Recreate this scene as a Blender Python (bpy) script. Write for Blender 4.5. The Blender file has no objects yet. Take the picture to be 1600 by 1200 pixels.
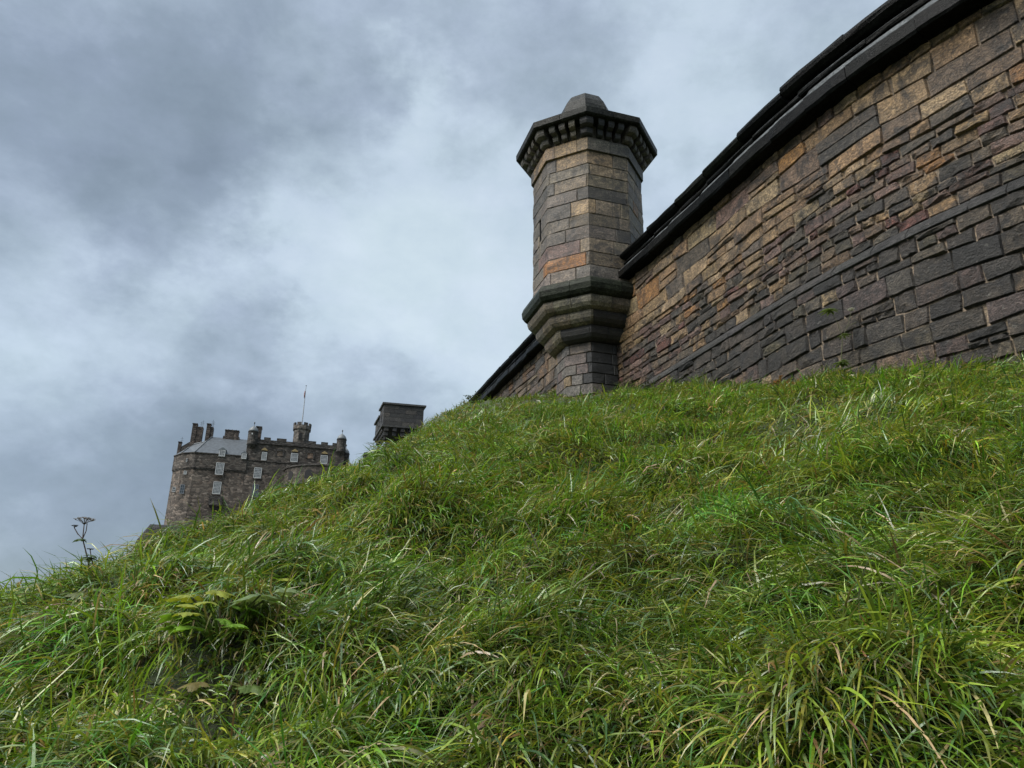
import bpy, math, random
import numpy as np
from mathutils import Matrix, Vector

random.seed(7)
RNG = np.random.default_rng(11)
scene = bpy.context.scene
COL = scene.collection

# ------------------------------------------------------------------ camera
cam_d = bpy.data.cameras.new('camera')
cam_d.sensor_fit = 'HORIZONTAL'
cam_d.sensor_width = 36.0
cam_d.lens = 27.045
cam_d.clip_start = 0.05
cam_d.clip_end = 9000.0
cam = bpy.data.objects.new('camera', cam_d)
COL.objects.link(cam)
PITCH, ROLL = math.radians(20.13), math.radians(0.78)
cam.matrix_world = Matrix.Rotation(math.pi / 2 + PITCH, 4, 'X') @ Matrix.Rotation(ROLL, 4, 'Z')
scene.camera = cam

# ------------------------------------------------------------------ sky and sun
SUN_EL, SUN_AZ = math.radians(52), math.radians(-118)      # azimuth from +Y, clockwise
world = bpy.data.worlds.new('World')
scene.world = world
world.use_nodes = True
wt = world.node_tree
wt.nodes.clear()


class NG:
    """small node-graph helper"""
    def __init__(self, tree):
        self.t = tree

    def n(self, typ, ins=None, **props):
        nd = self.t.nodes.new(typ)
        for k, v in props.items():
            setattr(nd, k, v)
        for k, v in (ins or {}).items():
            if isinstance(v, bpy.types.NodeSocket):
                self.t.links.new(v, nd.inputs[k])
            else:
                nd.inputs[k].default_value = v
        return nd

    def math(self, op, a, b=0.0, clamp=False):
        return self.n('ShaderNodeMath', {0: a, 1: b}, operation=op, use_clamp=clamp).outputs[0]

    def vmath(self, op, a, b=(0, 0, 0)):
        nd = self.n('ShaderNodeVectorMath', {0: a, 1: b}, operation=op)
        return nd.outputs['Value'] if op in ('DISTANCE', 'LENGTH', 'DOT_PRODUCT') else nd.outputs[0]

    def scale(self, a, s):
        nd = self.n('ShaderNodeVectorMath', {0: a}, operation='SCALE')
        if isinstance(s, bpy.types.NodeSocket):
            self.t.links.new(s, nd.inputs['Scale'])
        else:
            nd.inputs['Scale'].default_value = s
        return nd.outputs[0]

    def noise(self, vec, scale, detail=4.0, rough=0.55, dist=0.0):
        return self.n('ShaderNodeTexNoise', {'Vector': vec, 'Scale': scale, 'Detail': detail, 'Roughness': rough, 'Distortion': dist})

    def ramp(self, fac, stops, interp='LINEAR'):
        nd = self.n('ShaderNodeValToRGB', {'Fac': fac})
        cr = nd.color_ramp
        cr.interpolation = interp
        while len(cr.elements) < len(stops):
            cr.elements.new(0.5)
        for e, (p, c) in zip(cr.elements, stops):
            e.position = p
            e.color = (c[0], c[1], c[2], 1) if isinstance(c, (tuple, list)) else (c, c, c, 1)
        return nd.outputs[0]

    def maprange(self, v, a, b, c, d, smooth=False):
        nd = self.n('ShaderNodeMapRange', {0: v, 1: a, 2: b, 3: c, 4: d})
        if smooth:
            nd.interpolation_type = 'SMOOTHSTEP'
        return nd.outputs[0]

    def mix(self, fac, a, b, blend='MIX'):
        nd = self.n('ShaderNodeMix', data_type='RGBA', blend_type=blend)
        for i, v in ((0, fac), (6, a), (7, b)):
            if isinstance(v, bpy.types.NodeSocket):
                self.t.links.new(v, nd.inputs[i])
            else:
                nd.inputs[i].default_value = v if i == 0 else (v[0], v[1], v[2], 1)
        return nd.outputs[2]


g = NG(wt)
sky_n = g.n('ShaderNodeTexSky', sky_type='NISHITA', sun_disc=False)
sky_n.sun_elevation = SUN_EL
sky_n.sun_rotation = SUN_AZ
direc = g.vmath('NORMALIZE', g.n('ShaderNodeTexCoord').outputs['Generated'])
cdir = g.vmath('MULTIPLY', direc, (1.0, 1.0, 1.5))
wob = g.scale(g.vmath('SUBTRACT', g.noise(cdir, 4.5, 6, 0.6).outputs['Color'], (0.5, 0.5, 0.5)), 0.34)
n1 = g.noise(g.vmath('ADD', cdir, (4.3, 1.7, 0)), 3.0, 7, 0.55, 0.15).outputs[0]
n2 = g.noise(g.vmath('ADD', cdir, (1.3, 8.7, 0)), 8.0, 7, 0.6, 0.1).outputs[0]
val = g.math('ADD', g.math('MULTIPLY', g.math('SUBTRACT', n1, 0.5), 0.85), g.math('MULTIPLY', g.math('SUBTRACT', n2, 0.5), 0.52))
n3 = g.noise(g.vmath('ADD', cdir, (6.3, 2.7, 1.0)), 19.0, 6, 0.6, 0.2).outputs[0]
val = g.math('ADD', val, g.math('ADD', 0.54, g.math('MULTIPLY', g.math('SUBTRACT', n3, 0.5), 0.20)))
dw = g.vmath('ADD', direc, wob)
# the cloud masses seen over the castle: dark banks and brighter breaks
for (d, r, a) in [((-.515, .662, .544), .42, -.18), ((-.351, .731, .585), .22, -.12), ((-.26, .66, .70), .26, -.16), ((-.143, .743, .654), .10, .30),
                  ((-.196, .866, .461), .34, .26), ((.188, .753, .631), .15, .14), ((-.405, .776, .485), .14, -.26),
                  ((-.493, .809, .32), .20, .24), ((-.316, .869, .381), .10, -.30), ((-.471, .863, .185), .30, -.46),
                  ((-.164, .927, .337), .14, -.30), ((-.33, .92, .22), .18, -.22), ((.055, .714, .698), .16, -.12), ((0.0, .87, .45), .28, .22)]:
    w = g.maprange(g.vmath('DISTANCE', dw, d), 0.0, r, a, 0.0, True)
    val = g.math('ADD', val, w)
val = g.math('ADD', g.math('MULTIPLY', g.math('SUBTRACT', val, .5), 1.16), .49)
cloud = g.ramp(val, [(0.0, (.052, .065, .078)), (0.22, (.067, .083, .099)), (0.46, (.097, .118, .137)), (0.70, (.133, .160, .178)), (1.0, (.158, .186, .199))])
cloud = g.mix(g.maprange(n2, .38, .62, 0.0, .35), cloud, g.mix(1.0, cloud, (.99, .94, 1.06), 'MULTIPLY'))
cloud10 = g.scale(cloud, 10.0)
skycol = g.mix(0.94, sky_n.outputs[0], cloud10)
bg = g.n('ShaderNodeBackground', {'Color': skycol, 'Strength': 0.1})
g.t.links.new(bg.outputs[0], g.n('ShaderNodeOutputWorld').inputs[0])

sun_d = bpy.data.lights.new('sun', 'SUN')
sun_d.energy = 1.5
sun_d.angle = math.radians(50)
sun_d.color = (1.0, 0.97, 0.92)
sun = bpy.data.objects.new('sun', sun_d)
COL.objects.link(sun)
sdir = Vector((math.sin(SUN_AZ) * math.cos(SUN_EL), math.cos(SUN_AZ) * math.cos(SUN_EL), math.sin(SUN_EL)))
sun.rotation_euler = sdir.to_track_quat('Z', 'Y').to_euler()
sun.location = (-20, -10, 40)

vs = scene.view_settings
vs.view_transform = 'Standard'
vs.look = 'None'
vs.exposure = 2.05
vs.gamma = 1.0
vs.use_curve_mapping = False
scene.render.engine = 'CYCLES'
scene.cycles.max_bounces = 6
scene.cycles.diffuse_bounces = 3
scene.cycles.use_denoising = True

# ------------------------------------------------------------------ materials


def new_mat(name):
    m = bpy.data.materials.new(name)
    m.use_nodes = True
    m.node_tree.nodes.clear()
    return m, NG(m.node_tree)


def finish(gr, **ins):
    b = gr.n('ShaderNodeBsdfPrincipled', ins)
    o = gr.n('ShaderNodeOutputMaterial')
    gr.t.links.new(b.outputs[0], o.inputs[0])
    return b


def stone_mat(name, rough=0.6, bump=0.5, bdist=0.02, stain=0.5, stain_col=(.018, .018, .018), scale=1.0, lichen=0.0, flat=None, bedding=0.5, spec=.45):
    m, q = new_mat(name)
    pos = q.n('ShaderNodeNewGeometry').outputs['Position']
    base = q.n('ShaderNodeAttribute', attribute_name='col').outputs['Color'] if flat is None else q.n('ShaderNodeRGB').outputs[0]
    if flat is not None:
        q.t.nodes[-1].outputs[0].default_value = (*flat, 1)
    big = q.noise(pos, 4.0 * scale, 5, .6).outputs[0]
    fine = q.noise(pos, 46 * scale, 7, .65).outputs[0]
    mid = q.noise(pos, 19 * scale, 8, .66, .3).outputs[0]
    lay = q.noise(q.vmath('MULTIPLY', pos, (6 * scale, 6 * scale, 42 * scale)), 1.0, 6, .62, .25).outputs[0]
    c = q.mix(1.0, base, q.ramp(big, [(.28, .62), (.72, 1.28)]), 'MULTIPLY')
    c = q.mix(1.0, c, q.ramp(fine, [(.3, .50), (.7, 1.42)]), 'MULTIPLY')
    c = q.mix(1.0, c, q.ramp(mid, [(.33, .58), (.67, 1.36)]), 'MULTIPLY')
    if stain > 0:
        st = q.noise(q.vmath('ADD', pos, (7.1, 3.3, 1.9)), 2.6 * scale, 9, .72, .6).outputs[0]
        f = q.maprange(st, .52, .60, 0.0, stain)
        c = q.mix(f, c, stain_col)
    if stain > .6:
        sk = q.noise(q.vmath('MULTIPLY', q.vmath('ADD', pos, (2.2, 5.1, 0)), (7, 7, .8)), 1.0, 6, .65, .3).outputs[0]
        c = q.mix(q.maprange(sk, .54, .66, 0.0, .55), c, stain_col)
        pt = q.noise(q.vmath('ADD', pos, (3.2, 1.1, 8)), 24 * scale, 5, .6).outputs[0]
        c = q.mix(q.maprange(pt, .60, .66, 0.0, .7), c, stain_col)
    if lichen > 0:
        li = q.noise(q.vmath('ADD', pos, (1.1, 9.3, 5.9)), 11 * scale, 6, .7).outputs[0]
        c = q.mix(q.maprange(li, .62, .68, 0.0, lichen), c, (.30, .29, .25))
    cre = q.math('ABSOLUTE', q.math('SUBTRACT', q.noise(q.vmath('MULTIPLY', pos, (1, 1, 1.7)), 10 * scale, 8, .7, .5).outputs[0], .5))
    cre = q.math('MINIMUM', q.math('MULTIPLY', cre, 7.0), 1.0)
    if stain > 0:
        c = q.mix(1.0, c, q.ramp(cre, [(0.0, .42), (.45, 1.0), (1, 1.06)]), 'MULTIPLY')
    h = q.math('ADD', q.math('ADD', q.math('MULTIPLY', mid, 1.0), q.math('MULTIPLY', cre, .30)), q.math('ADD', q.math('MULTIPLY', lay, bedding), q.math('MULTIPLY', fine, .6)))
    bn = q.n('ShaderNodeBump', {'Height': h, 'Strength': bump, 'Distance': bdist})
    rg = q.maprange(mid, .3, .7, rough - .12, rough + .12)
    finish(q, **{'Base Color': c, 'Roughness': rg, 'Normal': bn.outputs[0], 'Specular IOR Level': spec})
    return m


def plain_mat(name, col, rough=0.5, metallic=0.0, var=0.15, scale=20.0, spec=.5):
    m, q = new_mat(name)
    pos = q.n('ShaderNodeNewGeometry').outputs['Position']
    nz = q.noise(pos, scale, 5, .6).outputs[0]
    c = q.mix(1.0, col, q.ramp(nz, [(.3, 1 - var), (.7, 1 + var)]), 'MULTIPLY')
    finish(q, **{'Base Color': c, 'Roughness': rough, 'Metallic': metallic, 'Specular IOR Level': spec})
    return m


M_WALL = stone_mat('weathered_rubble_stone', rough=.58, bump=1.0, bdist=.055, stain=.75, lichen=.4)
M_ASHLAR = stone_mat('turret_ashlar', rough=.62, bump=.8, bdist=.014, stain=.62, bedding=.3)
M_DARK = stone_mat('wet_black_coping_stone', rough=.36, bump=.7, bdist=.010, stain=.5, stain_col=(.006, .006, .006), lichen=.02, spec=.05)
M_MORTAR = stone_mat('lime_mortar', rough=.8, bump=.8, bdist=.012, stain=.5, flat=(.17, .128, .085))
M_MORTAR_D = stone_mat('dark_mortar', rough=.8, bump=.6, bdist=.006, stain=.6, flat=(.13, .11, .085))
M_SQT = stone_mat('dark_ashlar_far', rough=.6, bump=.6, bdist=.015, stain=.4)


def castle_mat(name):
    m, q = new_mat(name)
    tc = q.n('ShaderNodeTexCoord').outputs['Object']
    base = q.n('ShaderNodeAttribute', attribute_name='col').outputs['Color']
    v = q.vmath('MULTIPLY', tc, (1.7, 1.7, 3.0))
    vv = q.vmath('ADD', v, q.scale(q.noise(tc, 3, 3).outputs['Color'], .5))
    vo = q.n('ShaderNodeTexVoronoi', {'Vector': vv, 'Scale': 1.0})
    ed = q.n('ShaderNodeTexVoronoi', {'Vector': vv, 'Scale': 1.0}, feature='DISTANCE_TO_EDGE').outputs[0]
    sepc = q.n('ShaderNodeSeparateColor', {0: vo.outputs['Color']})
    c = q.mix(1.0, base, q.ramp(sepc.outputs[0], [(0, .40), (.55, 1.0), (.85, 1.35), (1, 2.0)]), 'MULTIPLY')
    c = q.mix(q.maprange(sepc.outputs[1], .6, 1, 0, .5), c, q.mix(1.0, c, (1.15, .96, .88), 'MULTIPLY'))
    big = q.noise(tc, .22, 6, .65).outputs[0]
    c = q.mix(1.0, c, q.ramp(big, [(.3, .55), (.7, 1.4)]), 'MULTIPLY')
    c = q.mix(q.maprange(ed, 0.0, .07, .55, 0.0), c, (.035, .03, .027))
    bn = q.n('ShaderNodeBump', {'Height': q.math('ADD', q.math('MINIMUM', ed, .15), q.math('MULTIPLY', sepc.outputs[2], .12)), 'Strength': .8, 'Distance': .35})
    finish(q, **{'Base Color': c, 'Roughness': .75, 'Normal': bn.outputs[0], 'Specular IOR Level': .3})
    return m


M_CASTLE = castle_mat('castle_rubble')
M_SLATE = plain_mat('wet_slate', (.068, .079, .09), .45, 0, .3, 1.5, .35)
M_LEAD = plain_mat('lead_dome', (.12, .135, .145), .5, 0, .2, 4.0, .3)
M_WHITE = plain_mat('white_paint', (.46, .47, .465), .5, 0, .12, 2.0)
M_GLASS = plain_mat('window_glass', (.05, .06, .07), .08, 0, .3, 2.0)
M_GOLD = plain_mat('gilded_carving', (.26, .19, .08), .5, 0, .4, 5.0)
M_IRON = plain_mat('dark_iron', (.03, .03, .032), .5)
M_POLE = plain_mat('grey_pole', (.25, .26, .27), .4)
M_FLAG = plain_mat('furled_cloth', (.26, .15, .15), .8, 0, .4, 6.0)
M_VOID = plain_mat('dark_opening', (.012, .012, .013), .9)
M_CRAG = stone_mat('crag_rock', rough=.7, bump=.9, bdist=.6, stain=.5, flat=(.03, .029, .027), scale=.12)


def leafy_mat(name, rough=.4, transl=.3, vein=False):
    m, q = new_mat(name)
    col = q.n('ShaderNodeAttribute', attribute_name='col').outputs['Color']
    pos = q.n('ShaderNodeNewGeometry').outputs['Position']
    nz = q.noise(pos, 60.0 if not vein else 90.0, 4, .6).outputs[0]
    c = q.mix(1.0, col, q.ramp(nz, [(.3, .75), (.7, 1.22)]), 'MULTIPLY')
    b = q.n('ShaderNodeBsdfPrincipled', {'Base Color': c, 'Roughness': q.maprange(nz, .3, .7, rough - .1, rough + .12), 'Specular IOR Level': .35 if vein else .62})
    if vein:
        bn = q.n('ShaderNodeBump', {'Height': nz, 'Strength': .5, 'Distance': .004})
        q.t.links.new(bn.outputs[0], b.inputs['Normal'])
    tr = q.n('ShaderNodeBsdfTranslucent', {'Color': q.mix(1.0, c, (1.25, 1.2, .7), 'MULTIPLY')})
    mx = q.n('ShaderNodeMixShader', {0: transl, 1: b.outputs[0], 2: tr.outputs[0]})
    q.t.links.new(mx.outputs[0], q.n('ShaderNodeOutputMaterial').inputs[0])
    return m


M_GRASS = leafy_mat('wet_grass', .27, .25)
M_LEAF = leafy_mat('weed_leaf', .55, .30, True)

mg, q = new_mat('hillside_soil_and_thatch')
_p = q.n('ShaderNodeNewGeometry').outputs['Position']
_n1 = q.noise(_p, 9, 8, .7).outputs[0]
_n2 = q.noise(_p, .9, 5, .6).outputs[0]
_c = q.ramp(_n1, [(.3, (.012, .016, .005)), (.5, (.030, .040, .011)), (.7, (.065, .060, .024))])
_c = q.mix(q.maprange(_n2, .4, .6, 0, .6), _c, (.030, .056, .011))
finish(q, **{'Base Color': _c, 'Roughness': .8, 'Normal': q.n('ShaderNodeBump', {'Height': _n1, 'Strength': 1.0, 'Distance': .05}).outputs[0]})
M_GROUND = mg

# ------------------------------------------------------------------ object helpers


def tag(o, label=None, cat=None, group=None, kind=None):
    if label:
        o['label'] = label
    if cat:
        o['category'] = cat
    if group:
        o['group'] = group
    if kind:
        o['kind'] = kind
    return o


def empty(name, loc, label, cat, group=None):
    o = bpy.data.objects.new(name, None)
    o.empty_display_size = .3
    COL.objects.link(o)
    o.location = loc
    return tag(o, label, cat, group)


def world_loc(o):
    v = Vector(o.location)
    while o.parent:
        o = o.parent
        v += Vector(o.location)
    return v


def mesh(name, V, F, mat, parent=None, col=None, smooth=False, origin=None):
    """V in world coordinates; the object sits at its parent's origin (or at origin)"""
    V = np.asarray(V, dtype=np.float64).reshape(-1, 3)
    base = np.array(world_loc(parent)) if parent else np.zeros(3)
    org = np.array(origin, float) if origin is not None else V.mean(0)
    me = bpy.data.meshes.new(name)
    me.from_pydata((V - org).tolist(), [], F)
    if col is not None:
        c = np.asarray(col, dtype=np.float32)
        if c.ndim == 1:
            c = np.tile(c, (len(V), 1))
        if c.shape[1] == 3:
            c = np.concatenate([c, np.ones((len(c), 1), np.float32)], 1)
        a = me.attributes.new('col', 'FLOAT_COLOR', 'POINT')
        a.data.foreach_set('color', c.astype(np.float32).ravel())
    me.materials.append(mat)
    if smooth:
        me.polygons.foreach_set('use_smooth', np.ones(len(me.polygons), bool))
    me.update()
    o = bpy.data.objects.new(name, me)
    COL.objects.link(o)
    if parent:
        o.parent = parent
    o.location = (org - base).tolist()
    return o


class Acc:
    def __init__(self):
        self.V, self.F, self.C, self.n = [], [], [], 0

    def add(self, V, F, c=None):
        V = np.asarray(V, float).reshape(-1, 3)
        self.V.append(V)
        self.F += [[i + self.n for i in f] for f in F]
        self.n += len(V)
        if c is not None:
            c = np.asarray(c, float)
            self.C.append(np.tile(c, (len(V), 1)) if c.ndim == 1 else c)

    def build(self, name, mat, parent=None, smooth=False):
        return mesh(name, np.concatenate(self.V), self.F, mat, parent, np.concatenate(self.C) if self.C else None, smooth)


def grid_faces(nu, nv, wrap=False):
    F = []
    for i in range(nu if wrap else nu - 1):
        for j in range(nv - 1):
            a = i * nv + j
            b = ((i + 1) % nu) * nv + j
            F.append([a, b, b + 1, a + 1])
    return F


def tube(pts, rad, sides=6):
    """verts, faces of a tapered tube through world points"""
    pts = [Vector(p) for p in pts]
    V, F = [], []
    for i, p in enumerate(pts):
        t = (pts[min(i + 1, len(pts) - 1)] - pts[max(i - 1, 0)]).normalized()
        a = t.orthogonal().normalized()
        b = t.cross(a)
        r = rad[i] if isinstance(rad, (list, tuple)) else rad
        for k in range(sides):
            an = 2 * math.pi * k / sides
            V.append(p + (a * math.cos(an) + b * math.sin(an)) * r)
    n = len(pts)
    for i in range(n - 1):
        for k in range(sides):
            k2 = (k + 1) % sides
            F.append([i * sides + k, i * sides + k2, (i + 1) * sides + k2, (i + 1) * sides + k])
    F.append(list(range(sides))[::-1])
    F.append([(n - 1) * sides + k for k in range(sides)])
    return [tuple(v) for v in V], F


def jit(c, a=.12):
    k = 1 + random.uniform(-a, a)
    return np.array([c[0] * k * (1 + random.uniform(-.05, .05)), c[1] * k, c[2] * k * (1 + random.uniform(-.07, .07))])


# ------------------------------------------------------------------ the ground
YK = np.array([1, 3, 4.5, 6.5, 9, 13, 18, 30.])
XS = np.array([-2.18, -1.76, -1.38, -.72, -.56, -.38, -.72, -1.05])
SLOPE_X, SLOPE_Y, EYE = .16, .38, .69
_wr = np.random.default_rng(5)
WAVES = [(_wr.normal(size=2) * 2 * math.pi / L * .8, _wr.uniform(0, 6.28), A) for L, A, k in ((.55, .012, 12), (1.1, .020, 10), (2.6, .018, 8)) for _ in range(k)]


def ground_smooth(x, y):
    x = np.asarray(x, float)
    y = np.asarray(y, float)
    s = np.maximum(0, np.interp(y, YK, XS) - x)
    f = np.where(s < 1.6, .22 * s * s, .22 * 2.56 + .704 * (s - 1.6))
    t = np.maximum(0, y - 18)
    f2 = np.where(t < 8, .03 * t * t, 1.92 + .48 * (t - 8))
    b = np.maximum(0, .4 - y)
    z = -EYE + SLOPE_X * x + SLOPE_Y * y - f - f2 - .25 * np.minimum(b, 3) ** 2 * .6 - .3 * np.maximum(0, b - 3)
    z = np.minimum(z, 7.4 + .02 * y)
    lo = -9.0
    return lo + np.logaddexp(0, (z - lo) * 1.5) / 1.5


def ground(x, y):
    x = np.asarray(x, float)
    y = np.asarray(y, float)
    d = np.zeros(np.broadcast(x, y).shape)
    for k, ph, A in WAVES:
        d = d + A * np.sin(k[0] * x + k[1] * y + ph)
    fade = np.clip((60 - np.hypot(x, y)) / 30, 0, 1)
    return ground_smooth(x, y) + d * fade


gx = np.concatenate([-np.geomspace(3000, 8.4, 40), np.arange(-8, 8.01, .14), np.geomspace(8.4, 3000, 34)])
gy = np.concatenate([-np.geomspace(2500, 3.2, 26), np.arange(-3, 26.01, .16), np.geomspace(26.4, 5000, 50)])
GX, GY = np.meshgrid(gx, gy, indexing='ij')
GZ = ground(GX, GY)
o = mesh('ground', np.stack([GX, GY, GZ], -1), grid_faces(len(gx), len(gy)), M_GROUND, smooth=True, origin=(0, 0, 0))
tag(o, kind='structure')

# ------------------------------------------------------------------ castle rock
TH = math.radians(15.4)
E_U = np.array([math.cos(TH), math.sin(TH), 0])
E_D = np.array([-math.sin(TH), math.cos(TH), 0])      # away from the viewer
CP0 = np.array([-50.0, 150.8, 0.0])


def cas(u, d, z):
    return CP0 + E_U * u + E_D * d + np.array([0, 0, z])


_us = np.linspace(-75, 90, 120)
_ds = np.linspace(-55, 90, 90)
CV = []
for u in _us:
    for d in _ds:
        ex = max(0, -17.0 - u, u - 30)
        ey = max(0, -12 - d, d - 40)
        r = math.hypot(ex, ey)
        z = 23.4 - 2.4 * r if r > 0 else 23.4
        n = 1.6 * math.sin(u * .37 + d * .21 + 1.1) + 1.1 * math.sin(u * .83 - d * .61) + .8 * math.sin(d * 1.3 + u * .17)
        n += 2.2 * abs(math.sin(u * .23 - d * .31 + .6 * math.sin(d * .4))) + 1.5 * abs(math.sin(u * .61 + d * .47 + math.sin(u * .7))) + .9 * abs(math.sin(u * 1.7 - d * 1.3)) - 2.4
        z += n * min(1, r / 5) + (-.8 if r == 0 else 0)
        CV.append(cas(u, d, max(z, -11)))
o = mesh('rock_crag', CV, grid_faces(len(_us), len(_ds)), M_CRAG, smooth=False)
tag(o, kind='structure')

# ------------------------------------------------------------------ curtain wall
H = 7.43
LEDGE = 4.92
_pp = np.array([(-8.4, 45.6), (-6.1, 38.5), (-3.9, 31.7), (-2.2, 26.4), (-.566, 21.44), (.78, 17.6), (2.32, 14.1), (2.77, 12.98), (3.40, 11.36), (3.72, 10.46), (4.02, 9.69), (4.31, 9.03),
                (4.72, 8.24), (5.12, 7.58), (5.50, 7.03), (5.98, 6.45), (6.6, 5.85), (7.5, 5.2), (8.8, 4.6), (10.6, 4.2)])
_sl = np.concatenate([[0], np.cumsum(np.hypot(*np.diff(_pp, axis=0).T))])
S_TOT = _sl[-1]
S_D = np.arange(0, S_TOT, .05)
PX = np.interp(S_D, _sl, _pp[:, 0])
PY = np.interp(S_D, _sl, _pp[:, 1])
_k = np.exp(-.5 * (np.arange(-24, 25) / 9.0) ** 2)
_k /= _k.sum()
PXs = np.convolve(np.pad(PX, 24, mode='edge'), _k, 'valid')
PYs = np.convolve(np.pad(PY, 24, mode='edge'), _k, 'valid')
PXs[:30], PYs[:30] = PX[:30], PY[:30]
PXs[-30:], PYs[-30:] = PX[-30:], PY[-30:]
TX, TY = np.gradient(PXs), np.gradient(PYs)
_l = np.hypot(TX, TY)
NX, NY = TY / _l, -TX / _l


def wall_off(z):
    z = np.asarray(z, float)
    up = .015 * (H - z)
    dn = .015 * (H - LEDGE) + .11 + .045 * (LEDGE - z)
    return np.where(z > LEDGE, up, dn)


def W(s, z, n):
    s = np.asarray(s, float)
    z = np.asarray(z, float)
    off = wall_off(z) + n
    x = np.interp(s, S_D, PXs) + np.interp(s, S_D, NX) * off
    y = np.interp(s, S_D, PYs) + np.interp(s, S_D, NY) * off
    return np.stack([x, y, np.broadcast_to(z, x.shape)], -1)


def Wn(s, z, n):
    s = np.asarray(s, float)
    x = np.interp(s, S_D, PXs) + np.interp(s, S_D, NX) * n
    y = np.interp(s, S_D, PYs) + np.interp(s, S_D, NY) * n
    return np.stack([x, y, np.broadcast_to(z, x.shape)], -1)


def s_at_y(yv):
    return float(np.interp(-yv, -PYs, S_D))


wall = empty('curtain_wall', (float(PXs[600]), float(PYs[600]), 0), 'long curved rubble stone wall with black coping above the grass bank', 'wall')


def pick(table):
    r = random.random() * sum(w for w, c in table)
    for w, c in table:
        r -= w
        if r <= 0:
            return jit(c)
    return jit(table[-1][1])


BUFF, TAN, OCHRE, GBR = (.35, .25, .14), (.29, .188, .095), (.31, .155, .05), (.18, .12, .075)
PURP, PINK, RED, GREY = (.15, .088, .068), (.23, .145, .11), (.145, .06, .045), (.12, .095, .068)
DARK, DARK2, OLIVE, CHAR = (.048, .040, .032), (.070, .057, .043), (.090, .074, .046), (.029, .026, .023)
Z_TOP = [(5.5, BUFF), (7.5, TAN), (1.7, OCHRE), (3.2, GBR), (.4, DARK2), (1.2, GREY), (1.2, PINK)]
Z_MID = [(3, PURP), (3, PINK), (1.1, RED), (1.8, GREY), (3, TAN), (.9, OCHRE), (.9, DARK2), (1.4, BUFF), (3, GBR)]
Z_LOW = [(2.4, DARK), (2.6, DARK2), (2.2, OLIVE), (2, GREY), (2.4, PURP), (2, GBR), (.9, TAN), (.6, PINK), (.3, RED)]
Z_PLINTH = [(5, DARK), (4, DARK2), (3, CHAR), (2, OLIVE), (1.6, (.095, .066, .055)), (1.2, (.11, .085, .06)), (.6, GBR), (.25, BUFF)]


def stone_colour(s, z, front):
    v = z + .25 * math.sin(s * 1.9) + .18 * math.sin(s * 4.7 + 1) + random.gauss(0, .16)
    if z < LEDGE:
        return pick(Z_PLINTH)
    if v > 6.15:
        return pick(Z_TOP)
    if v > 5.55:
        return pick(Z_MID)
    return pick(Z_MID if random.random() < .34 else Z_LOW)


def stone_geo(q4, d0, amp, fn):
    """q4: corners (s,z) bl, br, tr, tl; front grid 6 x 5, border sunk to the mortar"""
    (s0, z0), (s1, z1), (s2, z2), (s3, z3) = q4
    w = max(.05, (s1 - s0 + s2 - s3) / 2)
    h = max(.04, (z3 - z0 + z2 - z1) / 2)
    e = min(.013, .13 * h, .13 * w)
    ea, eb = e / w, e / h
    A = np.array([0, ea, .33 + random.uniform(-.08, .08), .67 + random.uniform(-.08, .08), 1 - ea, 1])
    B = np.array([0, eb, .5 + random.uniform(-.14, .14), 1 - eb, 1])
    a, b = np.meshgrid(A, B, indexing='ij')
    # eat the corners and waver the edges
    ca = .6 * ea * np.where((np.abs(a - .5) > .49) & (np.abs(b - .5) > .49), 1, 0) * np.sign(.5 - a)
    cb = .6 * eb * np.where((np.abs(a - .5) > .49) & (np.abs(b - .5) > .49), 1, 0) * np.sign(.5 - b)
    rn = RNG.normal(size=(2,) + a.shape)
    a2 = a + ca + rn[0] * .22 * ea
    b2 = b + cb + rn[1] * .22 * eb
    S = (s0 * (1 - a2) + s1 * a2) * (1 - b2) + (s3 * (1 - a2) + s2 * a2) * b2
    Z = (z0 * (1 - a2) + z1 * a2) * (1 - b2) + (z3 * (1 - a2) + z2 * a2) * b2
    border = (np.abs(a - .5) > .499) | (np.abs(b - .5) > .499)
    ring = ~border & ((np.abs(a - .5) > .499 - ea) | (np.abs(b - .5) > .499 - eb))
    tl = RNG.normal(size=2) * .010
    D = d0 + RNG.normal(size=a.shape) * amp + (a - .5) * tl[0] + (b - .5) * tl[1]
    D = np.where(ring, D - .006, D)
    D = np.where(border, -.034, D)
    return fn(S, Z, D).reshape(-1, 3), STONE_F


STONE_F = grid_faces(6, 5)


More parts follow.
